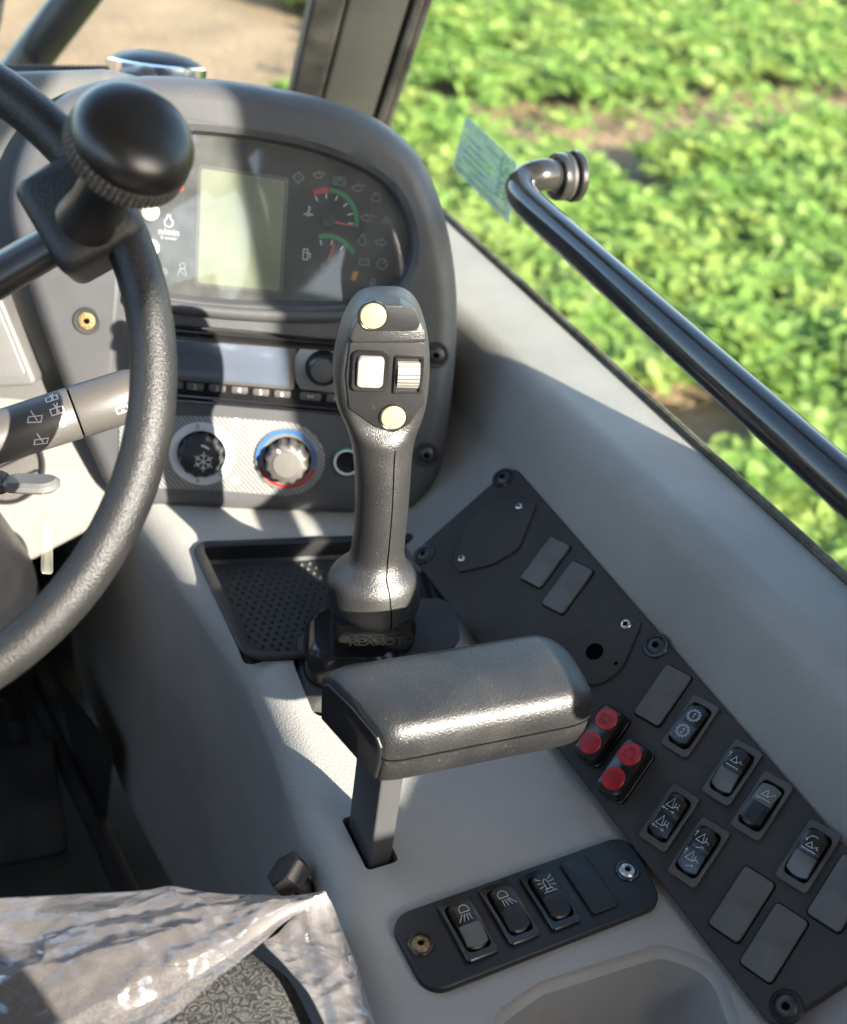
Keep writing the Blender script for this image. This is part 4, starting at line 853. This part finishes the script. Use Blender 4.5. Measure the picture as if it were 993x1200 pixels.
def red_switch(p1, p2, kind, label):
    a, b = V(PF.uv(*p1, .014)), V(PF.uv(*p2, .014)); c = (a+b)/2; up = (a-b).normalized(); F = PF.sub(c.x, c.y, .0001, ROT)
    t = thing('red_button_switch', label, 'switch', F, 'black switches with paired red buttons')
    o = rect(.0262, .0505, .006, 5); rg = [[(x*s, y*s2, z) for x, y in o] for s, s2, z in ((1.02, 1.02, 0), (1.02, 1.02, .004), (.98, .99, .0045), (.96, .97, .010), (.88, .90, .0135), (.76, .80, .0146))]
    mk('body', loft(rg), 'gloss', t, F)
    for sgn in (1, -1):
        B = F.sub(0, sgn*.0118, .0138); bt = mk('button', lathe([(.0098, -.002), (.0098, .0010), (.0090, .0019), (.0004, .0021)], 32), 'red', t, B)
        if sgn > 0: mk('symbol', strokes(sc(icon(kind), .011), .0006, .0024), 'redprint', bt, B, smooth=0)
        else:
            mk('grip_rib', join(*[xf(box(-math.sqrt(.0085**2-(k*.0021)**2), math.sqrt(.0085**2-(k*.0021)**2), -.0006, .0006, .0015, .0030, .0003), Matrix.Translation((0, k*.0021, 0))) for k in range(-3, 4)]), 'red', bt, B)
red_switch((713, 843), (690, 871), 'trailer', 'black switch with two bright red round buttons below the drilled cover')
red_switch((738, 883), (720, 914), 'engine', 'black switch with two red buttons, the pair nearer the rocker with bucket symbols')

# ---- small plate on the console
CF0 = Fr(onz(600, 1070, ZC), onz(687, 1001, ZC)-onz(548.5, 1049, ZC), (0, 0, 1)); CF0 = CF0.sub(0, 0, .006)
cp = thing('console_switch_plate', 'black four gang switch plate screwed to the console top', 'switch plate', CF0)
mk('plate', plate(rpoly(px2d(CF0, [(454, 1075), (738, 975), (778, 1058), (502, 1166)]), .016, 7), -.0058, 0, .0018), 'plate', cp, CF0)
screw(cp, CF0.sub(*CF0.uv(493, 1107), .0001), .0066, 'rust', 'gloss', 1.45); screw(cp, CF0.sub(*CF0.uv(735, 1021), .0001), .0066, 'zinc', 'gloss', 1.45)
R2 = [[(511, 1060), (548.5, 1049), (583.5, 1112), (551, 1126)], [(560.4, 1043), (596, 1032), (633, 1091.6), (601.4, 1106.5)], [(609, 1026), (644, 1016), (680, 1077), (650, 1090)], [(655.4, 1009.6), (687, 1001), (727, 1058), (695, 1071)]]
rr = [rect_from(CF0, q, .003) for q in R2]; RT = sum(a for c, a in rr)/4
F = CF0.sub(rr[3][0].x, rr[3][0].y, 0, RT); mk('blanking_plate', plate(rect(.0235, .0485, .003, 4), 0, .0026, .001), 'plate', cp, F)
for (c, a), k, lm, lab in zip(rr, ('lampL', 'lampR', 'beacon'), ('lensg', 'plate', 'plate'), ('black rocker switch with grey lower half and white work lamp symbol', 'black rocker switch with white work lamp symbol, middle of the console plate', 'black rocker switch with white rotating beacon symbol')):
    rocker(CF0, c, RT, .7, -1, [(k, .42, .0125, 'white')], lab, 'rocker switches on the console plate', bez='gloss', lensm=lm)

# ------------------------------------------------------------------ joystick
jb = on(440, 690, (0, .73, 0), (0, 1, 0)); jt = on(448, 372, (0, .752, 0), (0, 1, 0)); JZ = (jt-jb).normalized()
JF = Fr(jb, (math.cos(.22), -math.sin(.22)*1.0, 0), JZ)
JX = (r_ - JZ*r_.dot(JZ)).normalized(); JX = (JX*math.cos(.10) + JZ.cross(JX)*math.sin(.10)).normalized(); JF = Fr(jb, JX, JZ)   # y points away from the driver
joy = thing('joystick', 'black joystick grip with cream buttons standing on the console', 'joystick', JF)
prof = [(719, 402, 481, .029), (715, 395, 486, .033), (708, 388, 491, .0355), (696, 384, 493, .037), (682, 383, 492, .037), (674, 385, 490, .0362), (667, 390, 485, .033), (660, 399, 478, .028), (653, 407, 475, .0245), (640, 412, 474, .0230), (600, 416, 478, .0235), (560, 416, 481, .0245), (525, 413, 484, .0250), (505, 408, 489, .0255),
        (490, 402, 495, .0265), (470, 394, 500, .0275), (440, 390.5, 503, .029), (410, 394, 503, .030), (385, 401, 500, .0295), (366, 410, 494, .0275), (354, 419, 486, .023), (347, 430, 476, .016)]
def jpt(px, py):       # pixel -> joystick plane (x, z)
    n = JF.y; P = on(px, py, JF.o, n); l = JF.loc(P); return l.x, l.z
def sup(a, e): return math.copysign(abs(a)**e, a)
rings = []
for y, xl, xr, dp in prof:
    (x0, z0), (x1, z1) = jpt(xl, y), jpt(xr, y); c, h, z = (x0+x1)/2, (x1-x0)/2, (z0+z1)/2; ring = []
    head = max(0, min(1, (500-y)/40)) if y < 500 else 0
    for k in range(40):
        a = 2*math.pi*k/40; ex = 1-.48*head; cx_, sy_ = sup(math.cos(a), ex), sup(math.sin(a), ex)
        yy_ = sy_*dp + (.006*head if True else 0)
        if head and sy_ < 0: yy_ = max(yy_, -.019-.0)      # flattened face of the head
        ring.append((c+cx_*h, yy_, z))
    rings.append(ring)
# smooth between the rings
def smooth_rings(R, per=3):
    n = len(R[0]); cols = [crom([r[i] for r in R], per) for i in range(n)]; return [[cols[i][k] for i in range(n)] for k in range(len(cols[0]))]
grip = mk('grip', loft(smooth_rings(rings)), 'grip', joy, JF, smooth=60)
sx, sz = jpt(454, 600)
# moulding seam down the front of the grip
sm = []
for y in (512, 540, 580, 620, 645, 653, 660, 667, 674, 682, 696, 708, 715):
    dpv = interp([(q[0], q[3]) for q in prof], y); (x0, z0), (x1, z1) = jpt(interp([(q[0], q[1]) for q in prof], y), y), jpt(interp([(q[0], q[2]) for q in prof], y), y)
    fx = .22; c, h = (x0+x1)/2, (x1-x0)/2; sm.append((c+h*math.sin(fx*math.pi/2*.9), -dpv*math.cos(fx*math.pi/2*.9)-.0001, (z0+z1)/2))
mk('seam', sweep(crom(sm, 5), .00055, 6), 'hole', grip, JF)
# the face plate of the head
FD = -.0192
HF = Fr(JF.p(0, FD, .0), JF.x, -JF.y)      # local y = up the grip
hp2 = px2d(HF, [(410, 400), (405, 440), (409, 478), (440, 500), (462, 507), (480, 496), (497, 472), (499, 440), (497, 400)])
mk('face_plate', plate(rpoly(hp2, [.003, .004, .006, .006, .006, .006, .006, .004, .003], 4), -.004, .0012, .0008), 'plate', grip, HF)
vis = px2d(HF, [(406, 398), (413, 380), (424, 362), (440, 353), (470, 353), (488, 364), (498, 384), (501, 398)])
vis = rpoly(vis, .004, 3)
VF = HF
mk('visor', loft([[(x, y, z) for x, y in inset(ccw(vis), d)] for d, z in ((0, -.008), (0, .0052), (.0007, .0072), (.002, .0080))]), 'grip', grip, VF, smooth=50)
mk('blank_recess', plate(rpoly(px2d(VF, [(426, 360), (486, 360), (497, 388), (418, 388)], .008), .008, 6), .0079, .0084, .0003), 'plate', grip, VF)
def round_btn(px, py, w0, r=.0108):
    F = HF.sub(*HF.uv(px, py, w0+.002), w0); b = mk('button', lathe([(r*.92, -.001), (r*.92, .0014), (r*.85, .0024), (r*.5, .0032), (.0003, .0035)], 32), 'cream_btn', joy, F)
    mk('button_collar', lathe([(r*1.06, -.0008), (r*1.06, .0006), (r*1.0, .0012), (r*.93, .0008)], 32, False), 'gloss', b, F)
round_btn(437.5, 371, .0083); round_btn(461, 490, .0012)
F = HF.sub(*HF.uv(434, 436, .004), .0012, -.04); tg = mk('toggle_surround', frame_ring(rect(.0285, .0335, .005, 5), rect(.0215, .0262, .004, 5), -.0005, .0030, .0008), 'gloss', joy, F)
mk('toggle_well', plate(rect(.024, .029, .004), -.0005, .0006, 0), 'hole', tg, F)
mk('toggle', loft([[(x, y, z+.06*y) for x, y in rect(w_, h_, .0035, 5)] for w_, h_, z in ((.0205, .0255, .0005), (.0205, .0255, .0040), (.0190, .024, .0058), (.0165, .0215, .0064))]), 'white_btn', tg, F)
F = HF.sub(*HF.uv(479, 440, .003), .0012, -.03); ro = mk('roller_surround', frame_ring(rect(.0225, .0315, .002, 4), rect(.0175, .0275, .001, 4), -.0005, .0022, .0005), 'gloss', joy, F)
cy = [[(x, .0140*math.cos(a), -.0088+.0140*math.sin(a)) for a in np.linspace(.25, math.pi-.25, 17)] for x in (-.0085, .0085)]
v = cy[0]+cy[1]; n = 17; f = [(i, i+1, n+i+1, n+i) for i in range(n-1)] + [tuple(range(n)), tuple(range(2*n-1, n-1, -1))]
mk('thumb_roller', (v, f), 'white_btn', ro, F, smooth=50)
mk('roller_rib', join(*[xf(box(-.0083, .0083, -.0004, .0004, 0, .0008, 0), Matrix.Translation((0, .0142*math.cos(a)*.985, -.0088+.0142*math.sin(a)*.975)) @ Matrix.Rotation(a-math.pi/2, 4, 'X')) for a in np.linspace(.75, math.pi-.75, 8)]), 'blank', ro, F)
# collar and boot
cz = -.020
JB = Fr(JF.p(-.002, 0, cz), JF.x, JZ)
mk('collar', loft([[(x, y, z) for x, y in rect(w_, d_, .008, 5)] for w_, d_, z in ((.066, .058, -.030), (.072, .064, -.022), (.074, .066, -.004), (.070, .062, .004))]), 'gloss', joy, JB)
TFc = Fr(JB.p(.006, -.0331, -.0125), JF.x, -JF.y); print('SIZES', [tuple(round(v*1000, 1) for v in z) for z in SZ])
mk('maker_print', text_vf('REXROTH', .0125, .0003, .0002), 'steel', joy, TFc, smooth=0)
BF = Fr(V((jb.x-.022, jb.y-.012, ZC)), JF.x, (0, 0, 1))
mk('boot', loft([[(x+.010*k, y+.004*k, z) for x, y in rect(w_, d_, .016, 6)] for k, (w_, d_, z) in enumerate(((.112, .10, -.035), (.110, .098, -.005), (.100, .09, .004), (.102, .092, .010), (.094, .084, .020), (.080, .074, .026), (.076, .068, .034)))]), 'rubber', joy, BF)
mk('guard', loft([[(x, y, z) for x, y in rect(w_, d_, .022, 7)] for w_, d_, z in ((.080, .076, -.002), (.086, .080, .006), (.084, .078, .022), (.078, .074, .032), (.070, .066, .036))]), 'gloss', joy, BF.sub(.002, .006, 0))

# ------------------------------------------------------------------ arm rest
arm = thing('palm_rest', 'padded black palm rest on a grey post in front of the joystick', 'arm rest', slotfr)
mk('post', plate(rect(PE1*.93, PE2*.93, .002, 4), -.05, .100, 0), 'post', arm, slotfr)
ZT = 1.838
AF = Fr((.309, .540, ZT), (1, 0, 0), (0, 0, 1)); HW = .0405
def ax_(yf, t):      # yf -1 near the driver .. 1 far side; t 0 left .. 1 right
    xl, xr = lerp(-.0770, -.1020, (yf+1)/2), lerp(.0850, .0860, (yf+1)/2); return lerp(xl, xr, t)
def arm_e(t):
    q_ = max(0, t-.84)/.16; e = 1-.20*(1-math.sqrt(max(0, 1-q_*q_))); g = max(0, .07-t)/.07; h = max(0, .10-t)/.10; e -= .10*(1-math.sqrt(max(0, 1-h*h))); return e, -.009*max(0, t-.86)/.14*max(0, t-.86)/.14 - .007*g*g
TS = [0, .008, .02, .04, .07] + list(np.linspace(.12, .84, 16)) + [.87, .90, .93, .955, .975, .99, 1.0]
SECT = [(-1.0, -.029), (-1.0, -.023), (-.985, -.0145), (-.945, -.0085), (-.86, -.0040), (-.74, -.0015), (-.5, .0002), (-.2, .0014), (.1, .0016), (.4, .0008), (.66, -.0012), (.84, -.0045), (.95, -.011), (1, -.020), (1, -.029)]
rows = []
for t in TS:
    e, dz = arm_e(t); rows.append([(ax_(y*e, t), y*e*HW, z+dz*(0 if z < -.028 else 1)) for y, z in SECT])
mk('pad', loft(rows), 'pad', arm, AF, smooth=55)
rows = []
for t in TS:
    e, dz = arm_e(t); k = e*.978; b_ = -.054
    rows.append([(ax_(y*k, .004+t*.992), y*k*HW, z) for y, z in ((-1, -.0292), (-1, -.038), (-.97, b_+.003), (-.9, b_), (.9, b_), (.97, b_+.003), (1, -.0292))])
mk('lower_shell', loft(rows), 'pad', arm, AF, smooth=40)
eo = rpoly([(-.80, -.052), (.80, -.052), (.86, -.029), (.84, -.020), (.72, -.0145), (0, -.0115), (-.72, -.0145), (-.84, -.020), (-.86, -.029)], .004, 3)
mk('end_cover', loft([[(ax_(y*q, 0)-d, y*q*HW, -.030+(z+.030)*q) for y, z in eo] for q, d in ((1, -.004), (1, .0010), (.97, .0020))]), 'plate', arm, AF)
for sg in (-1, 1):
    mk('seam', sweep([(ax_(sg*arm_e(t)[0], t), sg*(arm_e(t)[0]*HW+.0001), -.0291) for t in TS[:-1]], .0006, 6), 'hole', arm, AF)

# ------------------------------------------------------------------ steering wheel
WD = .72; WN = camvec(.06, .08, 1)
WF = Fr(at(-240, 437, WD), r_, WN); RR = .2215
sw = thing('steering_wheel', 'black steering wheel with grained rim and spinner knob', 'steering wheel', WF)
rg = []
for i in range(120):
    a = 2*math.pi*i/120; c, s = math.cos(a), math.sin(a)
    rg.append([((RR+.0150*math.cos(b))*c, (RR+.0150*math.cos(b))*s, .0165*math.sin(b)) for b in [2*math.pi*k/20 for k in range(20)]])
mk('rim', loft(rg, closed=True), 'wheel', sw, WF, smooth=60)
ku = V(WF.uv(98, 252)); ang = math.atan2(ku.y, ku.x)
for da in (0, 2.2, -2.05):
    d = V((math.cos(ang-.02+da), math.sin(ang-.02+da), 0)); mk('spoke', sweep([d*.03-V((0, 0, .02)), d*.10-V((0, 0, .018)), d*(RR-.02)+V((0, 0, -.006)), d*(RR-.004)], [.02, .018, .0165, .0165], 16, sx=.75), 'steel', sw, WF, smooth=60)
mk('hub', lathe([(.06, -.05), (.06, -.02), (.052, -.006), (.03, -.001), (.001, 0)], 40), 'plate', sw, WF)
KF = WF.sub(ku.x, ku.y, 0, ang)     # x radial, y along the rim
cbx = mk('knob_clamp', loft([[(x, y, z) for x, y in rect(w_, h_, .009, 5)] for w_, h_, z in ((.050, .058, -.026), (.057, .065, -.021), (.060, .068, .010), (.058, .066, .0155), (.050, .058, .0195), (.040, .048, .021))]), 'wheel', sw, KF, smooth=45)
kc = at(168, 145, .635); kb_ = at(108, 246, .70); KN = (kc-kb_).normalized(); kfr = Fr(kb_, r_, KN); kd = (kc-kb_).length
kn = mk('knob_neck', lathe([(.0185, -.012), (.0172, -.004), (.0160, .003), (.0155, .010), (.0155, kd-.022)], 36), 'knob', sw, kfr)
z0 = kd-.030
prof_k = [(.020, z0), (.0335, z0+.001), (.0345, z0+.003), (.0345, z0+.010), (.0338, z0+.0115)]
kn2 = mk('knob_cap', lathe([(.0335, z0+.0115), (.0348, z0+.013)]+[(.0350*math.cos(t)**.62+.0002, z0+.014+.0205*math.sin(t)**1.0) for t in np.linspace(0.02, math.pi/2, 16)], 56), 'knob', sw, kfr, smooth=60)
pts = []
for i in range(180):
    r = .0358 if (i % 3) else .0342; pts.append((r*math.cos(i*math.pi/90), r*math.sin(i*math.pi/90)))
mk('knurled_ring', loft([[(x*s, y*s, z) for x, y in pts] for s, z in ((.86, z0-.001), (.98, z0), (1, z0+.0015), (1, z0+.0055)) ] + [[(x*.975, y*.975, z0+.006) for x, y in pts]] + [[(x*s, y*s, z) for x, y in pts] for s, z in ((1, z0+.0066), (1, z0+.0100), (.97, z0+.0118))]), 'bezel', kn2, kfr, smooth=20)

# ------------------------------------------------------------------ wiper stalk
s0, s1 = at(-70, 534, .86), at(172, 457, .90); SX = (s1-s0).normalized(); STF = Fr(s0, camvec(0, 1, 0), SX)
wst = thing('wiper_stalk', 'black wiper stalk with white wiper symbols behind the wheel rim', 'stalk', STF); Ls = (s1-s0).length
def sl(px): # length along the stalk at pixel x
    return Ls*(px+70)/242
mk('body', lathe([(.018, 0), (.0195, .02), (.0205, sl(86)-.002), (.0198, sl(86)-.0005)], 40), 'bezel', wst, STF)
mk('groove', lathe([(.0180, sl(86)-.001), (.0180, sl(86)+.0015)], 36), 'hole', wst, STF)
mk('twist_end', lathe([(.0200, sl(86)+.001), (.0207, sl(86)+.003), (.0205, Ls-.012), (.018, Ls-.002), (.012, Ls)], 40), 'bezel', wst, STF)
def wrap_icon(k, px, py, size, lw=.0009, R=.0208):
    # lay an icon onto the cylinder facing the eye
    P = at(px, py, .88); l = STF.loc(P); zc = l.z; a0 = math.atan2(-(CAM-STF.p(0, 0, zc)).dot(STF.y)*-1, (CAM-STF.p(0, 0, zc)).dot(STF.x))
    ax2 = proj_off(px, py, zc); v, f = strokes(sc(icon(k), size), lw, 0); out = []
    for p in v:
        a = ax2 + p[1]/R; out.append((R*math.cos(a), R*math.sin(a), zc+p[0]))
    mk('symbol', (out, f), 'white', wst, STF, smooth=0)
def proj_off(px, py, zc):
    best = None
    for i in range(180):
        a = 2*math.pi*i/180; P = STF.p(.0205*math.cos(a), .0205*math.sin(a), zc); d = P-CAM
        if d.dot(STF.x*math.cos(a)+STF.y*math.sin(a)) > 0: continue
        X, Y = CX+FPX*d.dot(r_)/d.dot(f_), CY-FPX*d.dot(u_)/d.dot(f_); e = abs(Y-py)
        if best is None or e < best[0]: best = (e, a)
    return best[1]
for k, px, py, s in (('wiper2', 61, 466, .010), ('wiper2', 67, 479, .011), ('circle', 74, 496, .006), ('wiper', 41, 489, .012), ('wiper', 48, 515, .012), ('wiper2', 143, 478, .010)):
    wrap_icon(k, px, py, s)
P_ = [at(91+i*2.2, 495-i*.7, .87) for i in range(5)]
# ignition key with clear tag
ky = Fr(at(36, 567, .90), camvec(1, .06, .15), camvec(0, .9, .4)); key = thing('ignition_key', 'grey ignition key with ring and clear tag hanging from it', 'key', ky)
mk('bow', loft([[(x, y, z) for x, y in rect(w_, d_, d_*.48, 6)] for w_, d_, z in ((.040, .020, -.0045), (.046, .026, -.002), (.046, .026, .002), (.040, .020, .0045))]), 'silver', key, ky)
mk('shaft', xf(lathe([(.008, 0), (.0095, .004), (.0095, .022), (.007, .03)], 20), Fr((-.02, 0, 0), (0, 1, 0), (-1, 0, 0))), 'bezel', key, ky)
tp = at(57, 575, .90); tg2 = Fr(at(54, 612, .905), camvec(.8, 0, -.6), camvec(.55, .1, .8))
mk('tag', plate(rpoly([(-.0055, -.040), (.004, -.042), (.0055, .02), (.002, .026), (-.003, .024)], .003, 4), 0, .0015, .0004), 'tag', key, tg2)

# ------------------------------------------------------------------ seat and its plastic wrap
ZS = 1.715
s2 = [onz(-160, 1062, ZS), onz(376, 1052, ZS), onz(470, 1420, ZS), onz(-160, 1500, ZS)]
seat = thing('operator_seat', 'grey patterned seat cushion under torn plastic wrap', 'seat', Fr((0, .4, 1.5), (1, 0, 0), (0, 0, 1)))
so2 = rpoly([(onz(x, y, ZS).x, onz(x, y, ZS).y) for x, y in ((-330, 1085), (285, 1082), (345, 1120), (400, 1230), (420, 1420), (-330, 1560))], [.02, .03, .04, .04, .03, .03], 6)
mk('cushion', plate(so2, 1.60, ZS-.004, .03, 6), 'fabric', seat)
mk('base', plate(inset(ccw(so2), .03), 1.12, 1.599, 0), 'floor2', seat)
mk('unseen_backrest', plate(rect(.48, .12, .04, 6, (-.03, -.10)), 1.70, 2.03, .04, 6), 'fabric', seat)  # out of view, added for darkening; kept low to clear the cluster reflection
FR = [(-330, 1066), (-180, 1060), (-80, 1056), (0, 1052), (60, 1049), (120, 1046), (170, 1043), (200, 1038), (225, 1042), (262, 1047), (300, 1048), (340, 1050), (381, 1044)]
NR = [(-330, 1390), (-180, 1320), (-80, 1290), (0, 1275), (40, 1262), (80, 1250), (120, 1236), (160, 1215), (202, 1195), (250, 1155), (300, 1114), (340, 1078), (384, 1047)]
zf = lambda i: ZS+.012
cols = 190; rws = 80; v, f = [], []; TIP = onz(381, 1044, ZS+.01)
fa = crom([(*p, 0) for p in FR], 8); nb = crom([(*p, 0) for p in NR], 8)
for j in range(cols):
    t = j/(cols-1)*(len(fa)-1); i0 = min(int(t), len(fa)-2); a = fa[i0].lerp(fa[i0+1], t-i0); b = nb[i0].lerp(nb[i0+1], t-i0)
    for k in range(-6, rws):
        s = max(0, k)/(rws-1); q = a.lerp(b, s); z = ZS+.010+.016*math.sin(math.pi*min(1, s*1.1+.12))*.6
        P = onz(q.x, q.y, z)
        th_ = math.atan2(P.y-TIP.y, TIP.x-P.x); rr_ = (P-TIP).length
        wv = .005*noise.noise(V((P.x*22+P.y*12, P.y*9-P.x*6, 1)))+.004*(.5-abs(noise.noise(V((th_*7, rr_*6, 7)))))*min(1, rr_*9)+.004*(.4-abs(noise.noise(V((P.x*20-P.y*30, P.x*9+P.y*6, 3)))))+.0022*(.4-abs(noise.noise(V((P.x*60+P.y*30, P.y*30-P.x*15, 11)))))+.0006*noise.noise(P*130)
        fade = min(1, s*5)*min(1, (1-j/(cols-1))*8+.2)
        P = P+V((0, 0, wv*fade))
        if k < 0: P = P + V((0, .004+.010*(1-math.exp(k/3.)), .012*k))
        v.append(P)
H = rws+6
for j in range(cols-1):
    for k in range(H-1): a = j*H+k; f.append((a, a+1, a+H+1, a+H))
sheet = thing('plastic_wrap', 'crumpled clear plastic wrap draped over the seat cushion', 'plastic sheet', Fr((.1, .45, 1.62), (1, 0, 0), (0, 0, 1)))
mk('top_sheet', (v, f), 'sheet', sheet, smooth=80)
A = crom([(*p, 0) for p in ((381, 1044), (352, 1066), (318, 1098), (310, 1108), (340, 1140), (366, 1172), (388, 1215), (410, 1270))], 6)
B = crom([(*p, 0) for p in ((381, 1044), (389, 1058), (398, 1082), (406, 1104), (418, 1135), (428, 1165), (440, 1205), (455, 1270))], 6)
v, f = [], []; n1 = len(A); n2 = 22
for i in range(n1):
    for k in range(n2):
        s = k/(n2-1); q = A[i].lerp(B[i], s); z = ZS+.008-.018*s*s*min(1, i/6); P = onz(q.x, q.y, z)
        P += V((0, 0, 1))*(.006*noise.noise(V((P.x*60, P.y*12, 4)))+.003*noise.noise(V((P.x*120, P.y*30, 9))))*min(1, i/5); v.append(P)
for i in range(n1-1):
    for k in range(n2-1): a = i*n2+k; f.append((a, a+1, a+n2+1, a+n2))
mk('side_sheet', (v, f), 'sheet', sheet, smooth=80)
